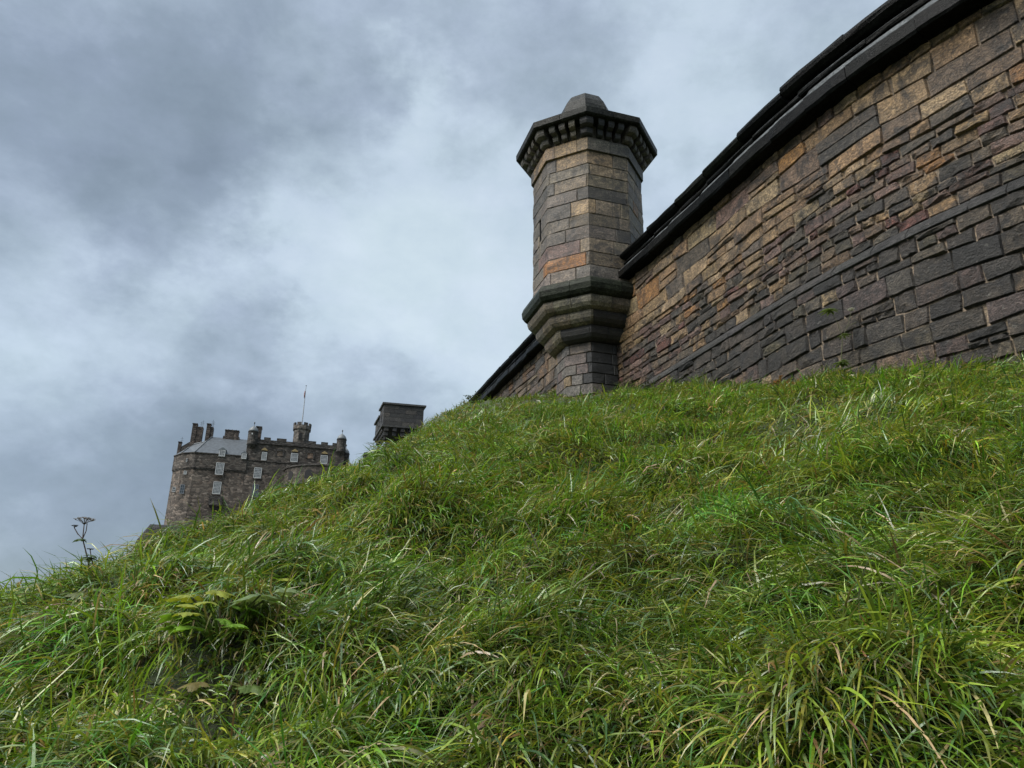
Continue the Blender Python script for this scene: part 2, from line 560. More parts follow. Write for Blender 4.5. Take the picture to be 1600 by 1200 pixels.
def lay_courses(z0, z1, sa, sb, hfun, lfun):
    """courses of irregular stones between two levels: list of corner quads in (s, z)"""
    zs = [z1]
    while zs[-1] > z0 + .05:
        hh = hfun(zs[-1])
        if zs[-1] - hh < z0 + .09:
            zs.append(z0)
            break
        zs.append(zs[-1] - hh)
    ph = [(random.uniform(0, 6.28), random.uniform(.8, 1.6), random.uniform(0, 6.28), random.uniform(2.5, 4)) for _ in zs]

    def zl(i, s):
        if i == 0 or i == len(zs) - 1:
            return zs[i]
        hh = min(zs[i - 1] - zs[i], zs[i] - zs[i + 1])
        p = ph[i]
        return zs[i] + hh * (.16 * math.sin(p[1] * s + p[0]) + .09 * math.sin(p[3] * s + p[2]))
    out = []
    for i in range(len(zs) - 1):
        s = sa - random.uniform(0, .5)
        ht = zs[i] - zs[i + 1]
        while s < sb:
            ln = lfun(ht, zs[i])
            j = random.uniform(-.012, .012)
            s2 = s + ln
            tilt = random.uniform(-.018, .018)
            q4 = [(s + j, zl(i + 1, s)), (s2 - j, zl(i + 1, s2)), (s2 + tilt, zl(i, s2)), (s + tilt, zl(i, s))]
            gp = .0055
            r = random.random()
            if r < .13 and ht > .17:                      # two thin stones in place of one
                m = random.uniform(.35, .65)
                (a, b, c, d) = q4
                ml = (a[0] * (1 - m) + d[0] * m, a[1] * (1 - m) + d[1] * m)
                mr = (b[0] * (1 - m) + c[0] * m, b[1] * (1 - m) + c[1] * m)
                parts = [[a, b, mr, ml], [ml, mr, c, d]]
                if random.random() < .35:
                    mm = random.uniform(.3, .7)
                    a, b, c, d = parts[0]
                    bm = (a[0] * (1 - mm) + b[0] * mm, a[1] * (1 - mm) + b[1] * mm)
                    tm = (d[0] * (1 - mm) + c[0] * mm, d[1] * (1 - mm) + c[1] * mm)
                    parts = [[a, bm, tm, d], [bm, b, c, tm], parts[1]]
            else:
                parts = [q4]
            for p in parts:
                out.append([(p[0][0] + gp, p[0][1] + gp), (p[1][0] - gp, p[1][1] + gp), (p[2][0] - gp, p[2][1] - gp), (p[3][0] + gp, p[3][1] - gp)])
            s = s2
    return out


def h_upper(z):
    if z > H - .02:
        return random.uniform(.15, .19)
    if z > 6.5:
        return random.uniform(.27, .36)
    if z > 6.2:
        return random.uniform(.16, .22)
    return random.uniform(.125, .20)


S_A, S_B = s_at_y(24.0), s_at_y(5.3)
S_TUR = s_at_y(14.2)
quads = lay_courses(LEDGE + .112, H, S_A, S_B, h_upper, lambda h, z: random.uniform(1.5, 3.2) * h if z > 6.5 else random.uniform(1.3, 3.3) * h)
quads += lay_courses(2.0, LEDGE - .075, S_A, S_B, lambda z: random.uniform(.16, .30), lambda h, z: random.uniform(.9, 2.7) * h)
stones = []
for q4 in quads:
    sc = (q4[0][0] + q4[2][0]) / 2
    zt = max(q4[2][1], q4[3][1])
    zm = (q4[0][1] + q4[2][1]) / 2
    p = W(sc, zm, 0)
    if zt < float(ground_smooth(p[0], p[1])) - .12:
        continue
    area = (q4[1][0] - q4[0][0]) * (q4[2][1] - q4[1][1])
    dist = float(np.linalg.norm(p))
    lat = p[0] / p[1]
    seen = 1.0 if -.1 < lat < .80 and p[2] / p[1] < 1.16 else .05
    stones.append((area / dist ** 2 * seen, q4, sc, zm))
stones.sort(key=lambda t: -t[0])
rest = Acc()
for i, (_, q4, sc, zm) in enumerate(stones):
    rough_amp = .011 if zm < 6.4 else .009
    V, F = stone_geo(q4, random.uniform(.0, .026), rough_amp, W)
    c = stone_colour(sc, zm, True)
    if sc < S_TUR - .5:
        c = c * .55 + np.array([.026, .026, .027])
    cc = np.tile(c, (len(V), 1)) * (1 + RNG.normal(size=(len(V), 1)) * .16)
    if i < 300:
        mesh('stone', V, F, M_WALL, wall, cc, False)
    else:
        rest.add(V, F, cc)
tag(rest.build('small_stones', M_WALL, wall, False), kind='stuff')

# the mortar-bedded core behind the stones
prof = [(1.6, None), (3.0, None), (LEDGE - .01, None), (LEDGE + .01, None), (6.0, None), (H + .02, None)]
ss = np.arange(0, S_TOT - .1, .35)
V = []
for s in ss:
    row = [W(s, z, -.028) for z in (-1.0, 3.0, LEDGE - .005, LEDGE + .005, 6.2, H + .03)]
    row += [Wn(s, H + .33, .0), Wn(s, H + .46, .0), Wn(s, H + .48, -.6), Wn(s, -1.0, -.9)]
    V += row
mesh('mortar_core', V, grid_faces(len(ss), 10), M_MORTAR, wall, None, True)

# sloped ledge stones where the wall thickens
s = S_A
while s < S_B:
    ln = random.uniform(.35, .75)
    V = []
    for u in (s + .006, s + ln / 2, s + ln - .006):
        dz = random.uniform(-.008, .008)
        b0 = .015 * (H - LEDGE)
        for n, z in ((b0 - .06, LEDGE + .125), (b0 + .006, LEDGE + .115 + dz), (b0 + .128, LEDGE - .020 + dz), (b0 + .134, LEDGE - .066), (b0 + .06, LEDGE - .078)):
            V.append(Wn(u, z, n))
    F = grid_faces(3, 5) + [[0, 1, 2, 3, 4], [14, 13, 12, 11, 10]]
    mesh('ledge_stone', V, F, M_WALL, wall, pick([(3, (.060, .058, .056)), (2, (.075, .071, .065)), (1, (.048, .046, .044))]))
    s += ln


def coping_k(s):
    return float(np.interp(s, [s_at_y(14), s_at_y(9.2), s_at_y(8.9)], [1.0, 1.38, 1.44]))


STRING = [(-.10, 0.0), (.19, .004), (.215, .03), (.212, .150), (.20, .168), (.194, .175), (.085, .300), (.078, .304), (-.10, .325)]
FILLET = [(-.10, .335), (.075, .338), (.09, .355), (.088, .380), (.083, .387), (.035, .432), (.03, .436), (-.10, .44)]
ROLL_P = [(-.55, .445), (.03, .445), (.10, .452), (.15, .485), (.165, .525), (.15, .565), (.10, .595), (.02, .61), (-.28, .63), (-.55, .60)]


def sweep_blocks(name, profile, lmin, lmax, colfun, s0, s1, jitter=.006, sheen=()):
    s = s0
    while s < s1:
        ln = random.uniform(lmin, lmax)
        e = min(s + ln, s1)
        k = coping_k((s + e) / 2)
        dn, dz = random.uniform(-jitter, jitter), random.uniform(-jitter, jitter) * .7
        us = np.linspace(s + .004, e - .004, 4)
        V = []
        for u in us:
            for n, z in profile:
                V.append(Wn(u, H + z * k + dz + random.gauss(0, .003), n * (.6 + .4 * k) + dn + random.gauss(0, .005)))
        n_ = len(profile)
        F = grid_faces(4, n_) + [list(range(n_)), [3 * n_ + i for i in range(n_)][::-1]]
        for i in range(3):
            F.append([i * n_, i * n_ + n_ - 1, (i + 1) * n_ + n_ - 1, (i + 1) * n_])
        cc = np.tile(colfun(), (len(V), 1))
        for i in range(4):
            for j in sheen:                                   # lead dressing on the sloped top, sky sheen painted into its colour
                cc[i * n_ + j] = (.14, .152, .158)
        mesh(name, V, F, M_DARK, wall, cc)
        s = e


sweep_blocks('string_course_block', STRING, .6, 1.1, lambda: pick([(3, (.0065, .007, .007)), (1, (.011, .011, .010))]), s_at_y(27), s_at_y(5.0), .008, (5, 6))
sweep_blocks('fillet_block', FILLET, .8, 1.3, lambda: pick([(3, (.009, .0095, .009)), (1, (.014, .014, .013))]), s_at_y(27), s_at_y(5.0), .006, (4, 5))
sweep_blocks('coping_block', ROLL_P, .7, 1.2, lambda: pick([(3, (.006, .0065, .006)), (1, (.010, .011, .008))]), s_at_y(27), s_at_y(5.0), .009)

# ------------------------------------------------------------------ octagonal turret
TC = np.array([15 * math.tan(.11), 15.0])
TA0 = math.atan2(-math.cos(.11), -math.sin(.11)) + .017


def octv(k):
    a = TA0 + k * math.pi / 4
    return np.array([math.cos(a), math.sin(a)])


def octp(u, R, z):
    k = math.floor(u + 1e-9)
    f = u - k
    v = octv(k) * (1 - f) + octv(k + 1) * f
    return np.array([TC[0] + v[0] * R, TC[1] + v[1] * R, z])


tur = empty('octagonal_turret', (TC[0], TC[1], 4.6), 'octagonal ashlar sentry turret with bracketed cornice and stepped corbel base', 'turret')


def oct_cols(u0, u1, e):
    cols = [u0, u0 + e]
    inner = [k for k in range(math.ceil(u0 + e * 1.5), math.floor(u1 - e * 1.5) + 1)]
    pts = [u0 + e] + inner + [u1 - e]
    for a, b in zip(pts[:-1], pts[1:]):
        cols += [(a + b) / 2, b] if b != u1 - e else [(a + b) / 2]
    return cols + [u1 - e, u1]


def oct_stone(name, u0, u1, z0, z1, R, col, mat=None, d=0.0, gap=.004):
    side = .765 * R
    eg = .014 / side
    g_ = gap / side
    us = oct_cols(u0 + g_, u1 - g_, eg)
    zs = [z0 + gap, z0 + gap + .012, (z0 + z1) / 2, z1 - gap - .012, z1 - gap]
    V = []
    for i, u in enumerate(us):
        for j, z in enumerate(zs):
            edge = i in (0, len(us) - 1) or j in (0, 4)
            wear = random.uniform(0, .014) if abs(u - round(u)) < 1e-6 else 0
            V.append(octp(u, R - wear + (d - .014 if edge else d + random.gauss(0, .004)), z + (0 if edge else random.gauss(0, .003))))
    return mesh(name, V, grid_faces(len(us), 5), mat or M_ASHLAR, tur, col)


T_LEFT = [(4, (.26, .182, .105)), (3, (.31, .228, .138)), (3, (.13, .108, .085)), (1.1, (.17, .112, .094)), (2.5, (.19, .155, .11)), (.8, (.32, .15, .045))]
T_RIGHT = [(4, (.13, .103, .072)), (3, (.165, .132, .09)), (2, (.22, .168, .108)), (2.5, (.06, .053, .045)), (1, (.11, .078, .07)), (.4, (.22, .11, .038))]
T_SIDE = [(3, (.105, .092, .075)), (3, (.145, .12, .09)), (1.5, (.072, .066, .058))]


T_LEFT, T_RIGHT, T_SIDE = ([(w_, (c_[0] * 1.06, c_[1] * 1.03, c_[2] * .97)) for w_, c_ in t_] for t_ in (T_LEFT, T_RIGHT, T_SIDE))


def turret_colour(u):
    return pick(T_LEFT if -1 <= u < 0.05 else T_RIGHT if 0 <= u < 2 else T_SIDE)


SH_R = 1.235
z_c = list(np.linspace(7.36, 10.42, 11))
z_c = [z_c[0]] + [z + random.uniform(-.03, .03) for z in z_c[1:-1]] + [z_c[-1]]
nst = 0
for ci in range(len(z_c) - 1):
    z0, z1 = z_c[ci], z_c[ci + 1]
    u = -4 + random.uniform(0, .5)
    end = u + 8
    stops = [u]
    while stops[-1] < end - .25:
        stops.append(stops[-1] + random.choice([.35, .6, .8, 1.0, 1.2, 1.4]))
    stops[-1] = end
    # in alternate courses a quoin turns the front arris
    for a, b in zip(stops[:-1], stops[1:]):
        mid = (a + b) / 2
        if ci == 1:
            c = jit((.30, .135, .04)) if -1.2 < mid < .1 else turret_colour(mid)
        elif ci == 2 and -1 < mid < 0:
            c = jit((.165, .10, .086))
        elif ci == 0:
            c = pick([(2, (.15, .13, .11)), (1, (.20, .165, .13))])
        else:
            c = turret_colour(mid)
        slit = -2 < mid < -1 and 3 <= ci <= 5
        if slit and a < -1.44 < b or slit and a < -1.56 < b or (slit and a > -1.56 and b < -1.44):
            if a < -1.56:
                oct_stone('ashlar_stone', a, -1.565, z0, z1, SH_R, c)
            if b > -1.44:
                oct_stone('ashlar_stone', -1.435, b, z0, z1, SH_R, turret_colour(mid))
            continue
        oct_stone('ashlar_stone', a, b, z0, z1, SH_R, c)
# slit window
V = [octp(u, R, z) for R in (SH_R - .012, SH_R - .25) for u in (-1.565, -1.435) for z in (z_c[3], z_c[6])]
mesh('slit_window', V, [[4, 5, 7, 6], [0, 1, 5, 4], [2, 6, 7, 3], [0, 4, 6, 2], [1, 3, 7, 5]], M_VOID, tur)


def oct_sweep(name, profile, u0, u1, mat, col, closed=True, gap=.004, smooth=False):
    side = .765 * 1.2
    a, b = u0 + gap / side, u1 - gap / side
    us = [a] + [k for k in range(math.ceil(a + .02), math.floor(b - .02) + 1)] + [b]
    V = []
    for u in us:
        for R, z in profile:
            V.append(octp(u, R, z))
    n_ = len(profile)
    F = grid_faces(len(us), n_)
    if closed:
        F += [[i * n_, (i + 1) * n_, (i + 1) * n_ + n_ - 1, i * n_ + n_ - 1] for i in range(len(us) - 1)]
        F += [list(range(n_)), [(len(us) - 1) * n_ + i for i in range(n_)][::-1]]
    return mesh(name, V, F, mat, tur, col, smooth)


def octagon_prism(name, rings, mat, col=None):
    V = [octp(k, R, z) for R, z in rings for k in range(8)]
    F = []
    for r in range(len(rings) - 1):
        for k in range(8):
            F.append([r * 8 + k, r * 8 + (k + 1) % 8, (r + 1) * 8 + (k + 1) % 8, (r + 1) * 8 + k])
    F += [list(range(8))[::-1], [(len(rings) - 1) * 8 + k for k in range(8)]]
    return mesh(name, V, F, mat, tur, col)


octagon_prism('core', [(.70, 3.5), (.70, 6.16), (.94, 6.44), (1.1, 6.7), (1.2, 6.95), (SH_R - .016, 7.3), (SH_R - .016, 8.7), ], M_MORTAR_D)
octagon_prism('upper_core', [(SH_R - .30, 8.71), (SH_R - .30, 9.6), ], M_VOID)
octagon_prism('top_core', [(SH_R - .016, 9.32), (SH_R - .016, 11.1)], M_MORTAR_D)
# pieces of plain walling behind the joints beside the slit
for (ua, ub) in ((-1.43, 6.435 - .0),):
    us = [ua] + list(range(-1, 7)) + [ub]
    V = [octp(u, SH_R - .017, z) for u in us for z in (8.69, 9.33)]
    mesh('core_skin', V, grid_faces(len(us), 2), M_MORTAR_D, tur)
# band under the cornice
for a in np.arange(-4, 4, .5):
    off = random.uniform(-.06, .06)
for a, b in ((-4, -3.3), (-3.3, -2.5), (-2.5, -1.8), (-1.8, -1.2), (-1.2, -.78), (-.78, -.24), (-.24, .02), (.02, .55), (.55, 1.02), (1.02, 1.6), (1.6, 2.3), (2.3, 3.1), (3.1, 4)):
    o = oct_sweep('band_stone', [(SH_R - .05, 10.425), (SH_R + .045, 10.43), (SH_R + .05, 10.70), (SH_R + .02, 10.76), (SH_R - .05, 10.765)], a, b, M_ASHLAR,
                  pick(T_LEFT[:2] if a < 0 and a > -2 else [(2, (.11, .10, .085)), (1, (.16, .14, .11))] if a < 1 and a >= 0 else T_SIDE))
# brackets: one bent round each corner, three on each face
BR = [(SH_R - .05, 10.77), (SH_R + .07, 10.772), (SH_R + .125, 10.80), (SH_R + .145, 10.85), (SH_R + .142, 10.915), (SH_R + .19, 10.92), (SH_R + .265, 10.945), (SH_R + .295, 10.995),
      (SH_R + .295, 11.088), (SH_R - .05, 11.088)]
for k in range(-4, 4):
    for cpos, hw in ((k, .135), (k + .30, .058), (k + .5, .058), (k + .70, .058)):
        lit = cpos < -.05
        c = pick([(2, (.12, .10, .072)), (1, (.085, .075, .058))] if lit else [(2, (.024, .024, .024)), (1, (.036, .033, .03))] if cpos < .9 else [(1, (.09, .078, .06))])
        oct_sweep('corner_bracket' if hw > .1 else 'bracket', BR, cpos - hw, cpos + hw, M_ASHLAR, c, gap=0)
# cornice slabs
SL = [(1.0, 11.10), (1.60, 11.10), (1.635, 11.125), (1.64, 11.265), (1.61, 11.285), (.70, 11.60), (.70, 11.10)]
for k in range(-4, 4):
    oct_sweep('cornice_slab', SL, k + .5, k + 1.5, M_DARK, pick([(2, (.034, .034, .03)), (1, (.048, .047, .04))]))
octagon_prism('cap_stone', [(.80, 11.4), (.72, 11.9), (.665, 12.18)], M_DARK, (.045, .046, .042))
octagon_prism('cap_stone', [(.655, 12.186), (.60, 12.36), (.46, 12.60), (.40, 12.66), (.12, 12.76), (.02, 12.77)], M_DARK, (.05, .05, .046))
# corbel courses
ROLLR = [(1.15, 7.35), (1.26, 7.345), (1.37, 7.32), (1.44, 7.26), (1.475, 7.16), (1.46, 7.04), (1.41, 6.97), (1.33, 6.945), (1.15, 6.945)]
C1 = [(1.0, 6.94), (1.345, 6.94), (1.35, 6.88), (1.325, 6.80), (1.27, 6.735), (1.18, 6.70), (1.0, 6.695)]
C2 = [(.85, 6.69), (1.165, 6.69), (1.17, 6.62), (1.145, 6.545), (1.09, 6.48), (1.0, 6.445), (.85, 6.44)]
C3 = [(.6, 6.435), (.975, 6.435), (.98, 6.36), (.95, 6.28), (.89, 6.215), (.79, 6.175), (.6, 6.17)]
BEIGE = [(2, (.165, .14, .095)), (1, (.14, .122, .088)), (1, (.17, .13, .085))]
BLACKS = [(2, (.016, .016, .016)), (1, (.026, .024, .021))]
for a, b in ((-3.5, -2.4), (-2.4, -1.3), (-1.3, -.4), (-.4, .6), (.6, 1.5), (1.5, 2.6)):
    oct_sweep('roll_moulding', ROLLR, a, b, M_DARK, pick([(2, (.030, .035, .026)), (1, (.022, .025, .020))]))
for prof_, cuts in ((C1, (-3.4, -1.85, -.80, -.42, .45, 1.3, 2.5)), (C2, (-3.3, -1.55, -.52, .06, .8, 1.4, 2.5)), (C3, (-3.2, -1.42, -.9, -.05, .5, 1.2, 2.4))):
    for a, b in zip(cuts[:-1], cuts[1:]):
        m_ = (a + b) / 2
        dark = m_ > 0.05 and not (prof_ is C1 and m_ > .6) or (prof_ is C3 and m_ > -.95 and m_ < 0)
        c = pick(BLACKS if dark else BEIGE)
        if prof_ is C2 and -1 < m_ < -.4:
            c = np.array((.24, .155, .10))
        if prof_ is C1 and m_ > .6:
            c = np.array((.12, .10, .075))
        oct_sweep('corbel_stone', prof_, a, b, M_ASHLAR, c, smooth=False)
# pier under the corbels
pz = [3.9, 4.35, 4.6, 4.82, 5.05, 5.28, 5.5, 5.72, 5.95, 6.17]
for ci in range(len(pz) - 1):
    u = -4 + (.5 if ci % 2 else .2)
    stops = [u]
    while stops[-1] < u + 7.6:
        stops.append(stops[-1] + random.choice([.45, .6, .85, 1.0]))
    stops[-1] = u + 8
    for a, b in zip(stops[:-1], stops[1:]):
        m_ = (a + b) / 2
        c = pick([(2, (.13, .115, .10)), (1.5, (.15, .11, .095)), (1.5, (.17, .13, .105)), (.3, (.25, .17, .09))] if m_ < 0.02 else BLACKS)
        oct_stone('pier_stone', a, b, pz[ci], pz[ci + 1], .735, c)

# ------------------------------------------------------------------ square turret further along
sq_e = np.array([2.40, .55]) / math.hypot(2.40, .55)
sq_b = np.array([-.31, .95]) / math.hypot(.31, .95)
SQ0 = np.array([-7.86, 45.0])


def sqp(a, b, z):
    p = SQ0 + sq_e * a + sq_b * b
    return (p[0], p[1], z)


BOX_F = [[0, 1, 3, 2], [4, 6, 7, 5], [0, 4, 5, 1], [2, 3, 7, 6], [0, 2, 6, 4], [1, 5, 7, 3]]


def sq_box(name, a0, a1, b0, b1, z0, z1, par, mat, col, ov=0.0):
    V = [sqp(a, b, z) for a in (a0, a1) for b in (b0, b1) for z in (z0, z1)]
    return mesh(name, V, BOX_F, mat, par, col)


sqt = empty('square_turret', (SQ0[0], SQ0[1], 3.0), 'dark square bartizan turret with flat slab roof rising behind the grass ridge', 'turret')
DA = lambda: pick([(3, (.036, .034, .032)), (2, (.055, .050, .045)), (1, (.024, .023, .023)), (1, (.075, .066, .056))])


def sq_masonry(a0, a1, b0, b1, z0, z1, nc):
    sq_box('core', a0 + .03, a1 - .03, b0 + .03, b1 - .03, z0, z1, sqt, M_MORTAR_D, None)
    hz = (z1 - z0) / nc
    for i in range(nc):
        for side in (0, 1):
            L = (a1 - a0) if side == 0 else (b1 - b0)
            t = 0.0 if (i + side) % 2 else -random.uniform(.2, .5)
            while t < L - .001:
                ln = random.uniform(.5, 1.1)
                t2 = min(t + ln, L)
                if L - t2 < .25:
                    t2 = L
                ta = max(t, 0)
                if side == 0:
                    sq_box('ashlar_stone', a0 + ta + .006, a0 + t2 - .006, b0 - random.uniform(0, .012), b0 + .2, z0 + i * hz + .006, z0 + (i + 1) * hz - .006, sqt, M_SQT, DA())
                else:
                    sq_box('ashlar_stone', a0 - random.uniform(0, .012), a0 + .2, b0 + ta + .22, b0 + max(t2, ta + .25) - .006, z0 + i * hz + .006, z0 + (i + 1) * hz - .006, sqt, M_SQT, DA())
                t = t2


sq_box('shaft', .28, 2.25, .28, 4.0, -1.5, 12.75, sqt, M_SQT, (.07, .066, .06))
sq_masonry(0, 2.46, 0, 1.45, 13.74, 15.05, 5)
sq_box('roof_slab', -.10, 2.58, -.10, 1.56, 15.06, 15.17, sqt, M_SQT, (.06, .06, .057))
sq_masonry(.02, 2.3, 1.5, 3.3, 13.74, 14.66, 4)
sq_box('roof_slab', -.08, 2.4, 1.46, 3.45, 14.67, 14.78, sqt, M_SQT, (.06, .06, .057))
sq_box('string_course', -.07, 2.53, -.07, 3.4, 13.62, 13.73, sqt, M_SQT, (.055, .054, .05))
for i in range(5):
    a = .12 + i * .5
    for j, (out, zz) in enumerate(((.0, 13.38), (.12, 13.12))):
        sq_box('bracket', a, a + .24, out, .3, zz, zz + .235, sqt, M_SQT, DA())
for i in range(7):
    b = .35 + i * .42
    for j, (out, zz) in enumerate(((.0, 13.40), (.1, 13.17), (.2, 12.94))):
        sq_box('bracket', out, .3, b, b + .2, zz, zz + .215, sqt, M_SQT, DA())
sq_box('arrow_slit', -.016, .05, .72, .86, 14.15, 14.6, sqt, M_VOID, None)
# low parapet further left
lw = empty('low_parapet', (-8.9, 44.6, 3), 'tiny stretch of dark parapet just left of the square turret', 'wall')
sq_box('wall', -.95, .15, -.2, .4, -1.5, 11.72, lw, M_SQT, (.075, .07, .064))
sq_box('coping', -1.0, .2, -.26, .46, 11.725, 11.86, lw, M_SQT, (.06, .06, .056))

# ------------------------------------------------------------------ castle
cst = empty('castle', tuple(cas(0, 6, 22.5)), 'large brown stone castle block with battlements and slate roof on the skyline', 'castle')


def cbox(name, u0, u1, d0, d1, z0, z1, mat=None, col=None, parent=None):
    V = [cas(u, d, z) for u in (u0, u1) for d in (d0, d1) for z in (z0, z1)]
    return mesh(name, V, BOX_F, mat or M_CASTLE, parent or cst, col)


def cprism(name, poly, z0, z1, mat=None, col=None, parent=None, top=None):
    n_ = len(poly)
    V = [cas(u, d, z0) for u, d in poly] + [cas(u, d, z1) for u, d in (top or poly)]
    F = [[i, (i + 1) % n_, n_ + (i + 1) % n_, n_ + i] for i in range(n_)] + [list(range(n_))[::-1], [n_ + i for i in range(n_)]]
    return mesh(name, V, F, mat or M_CASTLE, parent or cst, col)


def clathe(name, u, d, prof, mat=None, col=None, parent=None, sides=16, smooth=False):
    V, F = [], []
    for r, z in prof:
        for k in range(sides):
            an = 2 * math.pi * (k + .5) / sides
            V.append(cas(u + r * math.cos(an), d + r * math.sin(an), z))
    for i in range(len(prof) - 1):
        for k in range(sides):
            k2 = (k + 1) % sides
            F.append([i * sides + k, i * sides + k2, (i + 1) * sides + k2, (i + 1) * sides + k])
    F += [list(range(sides))[::-1], [(len(prof) - 1) * sides + k for k in range(sides)]]
    return mesh(name, V, F, mat or M_CASTLE, parent or cst, col, smooth)


BRN, BRN2, DKB = (.104, .086, .070), (.076, .066, .056), (.052, .048, .043)
Z0 = 21.5
mb = cbox('main_block', -3.3, 16.0, 0, 13, Z0, 41.55, col=BRN2)
cbox('lower_wall', -3.35, 5.2, -.12, -.02, Z0, 35.4, col=BRN, parent=mb)
cbox('cornice', -3.35, 16.1, -.30, 13.2, 41.56, 41.86, col=DKB)
par = cbox('parapet', -3.2, 16.05, -.18, .35, 41.865, 42.45, col=DKB)
for u0, u1 in ((-.2, 1.1), (2.3, 4.2), (8.5, 10.1), (11.1, 12.5), (13.4, 14.3)):
    cbox('merlon', u0, u1, -.18, .35, 42.455, 42.98, col=DKB, parent=par)
cbox('side_parapet', 15.6, 16.05, .36, 13, 41.865, 42.9, col=DKB)
cbox('string_course', -3.4, 16.05, -.14, -.01, 37.95, 38.15, col=(.06, .055, .048))
lower = [(-16.9, 4.2), (-15.1, 1.3), (-12.6, -.15), (-3.0, -.15), (-3.0, 12.5), (-16.9, 12.5)]
upper = [(-17.1, 4.1), (-15.2, 1.1), (-12.65, -.4), (-2.9, -.4), (-2.9, 12.6), (-17.1, 12.6)]
lb = cprism('left_block', lower, Z0, 35.45, col=BRN)
cprism('upper_storey', upper, 35.7, 38.6, col=BRN2)
mid_ = [(-17.0, 4.15), (-15.15, 1.2), (-12.62, -.3), (-2.95, -.3), (-2.95, 12.55), (-17.0, 12.55)]
cprism('corbel_table', mid_, 35.455, 35.695, col=DKB)
cprism('eaves', [(-17.2, 4.0), (-15.3, .95), (-12.7, -.55), (-3.35, -.55), (-3.35, 12.7), (-17.2, 12.7)], 38.605, 38.75, col=DKB)
# slate roofs
rf = mesh('roof', [cas(*p) for p in ((-12.7, -.55, 38.76), (-3.35, -.55, 38.76), (-3.35, 5.2, 43.55), (-10.6, 5.2, 43.55), (-11.5, 3.3, 41.97), (-3.35, 12.7, 38.76), (-13, 12.7, 38.76))],
          [[0, 1, 2, 3], [0, 3, 4], [2, 5, 6, 3], [3, 6, 4], [0, 4, 6], [0, 6, 5, 1]], M_SLATE, cst)
mesh('hip_roof', [cas(*p) for p in ((-15.3, .95, 38.76), (-12.72, -.54, 38.77), (-11.52, 3.28, 41.96), (-13.7, 4.4, 41.5), (-14.7, 4.0, 40.5), (-17.2, 4.1, 38.76), (-13.05, 12.6, 38.77))],
     [[0, 1, 2, 3, 4], [0, 4, 5], [2, 6, 3], [3, 6, 5, 4]], M_SLATE, cst)
V, F = tube([cas(-12.75, -.6, 38.8), cas(-11.5, 3.3, 42.03)], .09, 5)
mesh('ridge_lead', V, F, M_LEAD, rf)
V, F = tube([cas(-15.3, .9, 38.8), cas(-14.7, 3.9, 40.6), cas(-13.7, 4.3, 41.58), cas(-11.5, 3.3, 42.03), cas(-10.6, 5.1, 43.6)], .10, 5)
mesh('flashing', V, F, M_LEAD, rf)
gp = [(-17.05, 38.5), (-16.85, 40.6), (-16.2, 41.2), (-14.8, 42.3), (-12.7, 42.4), (-9.7, 42.5), (-9.7, 38.5)]
V = [cas(u, 5.6, z) for u, z in gp] + [cas(u, 6.4, z) for u, z in gp]
n_ = len(gp)
mesh('gable', V, [list(range(n_)), [n_ + i for i in range(n_)][::-1]] + [[i, n_ + i, n_ + (i + 1) % n_, (i + 1) % n_] for i in range(n_)], M_CASTLE, cst, DKB)


def chimney(u0, u1, d0, d1, z0, z1, cap=True):
    c = cbox('chimney', u0, u1, d0, d1, z0, z1, col=(.062, .050, .042))
    if cap:
        cbox('cap', u0 - .08, u1 + .08, d0 - .08, d1 + .08, z1 + .003, z1 + .16, col=(.05, .045, .04), parent=c)
    return c


cA = chimney(-14.75, -13.9, 5.2, 6.5, 38.6, 46.0)
cbox('flue', -13.89, -12.7, 5.3, 6.8, 38.6, 45.55, col=(.066, .052, .043), parent=cA)
cB = chimney(-12.0, -11.25, 5.0, 6.2, 38.8, 46.15)
cbox('flue', -11.24, -10.7, 5.2, 6.9, 38.8, 45.7, col=(.072, .062, .053), parent=cB)
cC = chimney(-8.3, -5.6, 4.9, 6.2, 42.0, 45.15)
cbox('plinth', -8.55, -5.35, 4.8, 6.3, 41.8, 43.9, col=(.058, .048, .041), parent=cC)
for u in (-7.7, -7.0, -6.2):
    clathe('chimney_pot', u, 5.5, [(.13, 45.32), (.11, 45.55)], M_CASTLE, (.08, .06, .05), cC, 8)
chimney(-16.95, -16.35, 5.5, 6.3, 38.9, 41.95)
chimney(-2.05, -1.0, 1.2, 3.2, 41.9, 45.4)
for (u, z, hh) in ((-12.85, 45.5, 1.6), (-13.2, 45.5, 1.3), (-11.0, 45.7, 1.7), (-10.8, 45.7, 1.3), (-16.4, 41.5, 1.7)):
    V, F = tube([cas(u, 5.8, z), cas(u, 5.8, z + hh)], .028, 5)
    a_ = mesh('aerial', V, F, M_IRON, cst)
    for t in (.55, .8):
        V, F = tube([cas(u - .3, 5.8, z + hh * t), cas(u + .3, 5.8, z + hh * t)], .018, 4)
        mesh('aerial_arm', V, F, M_IRON, a_)


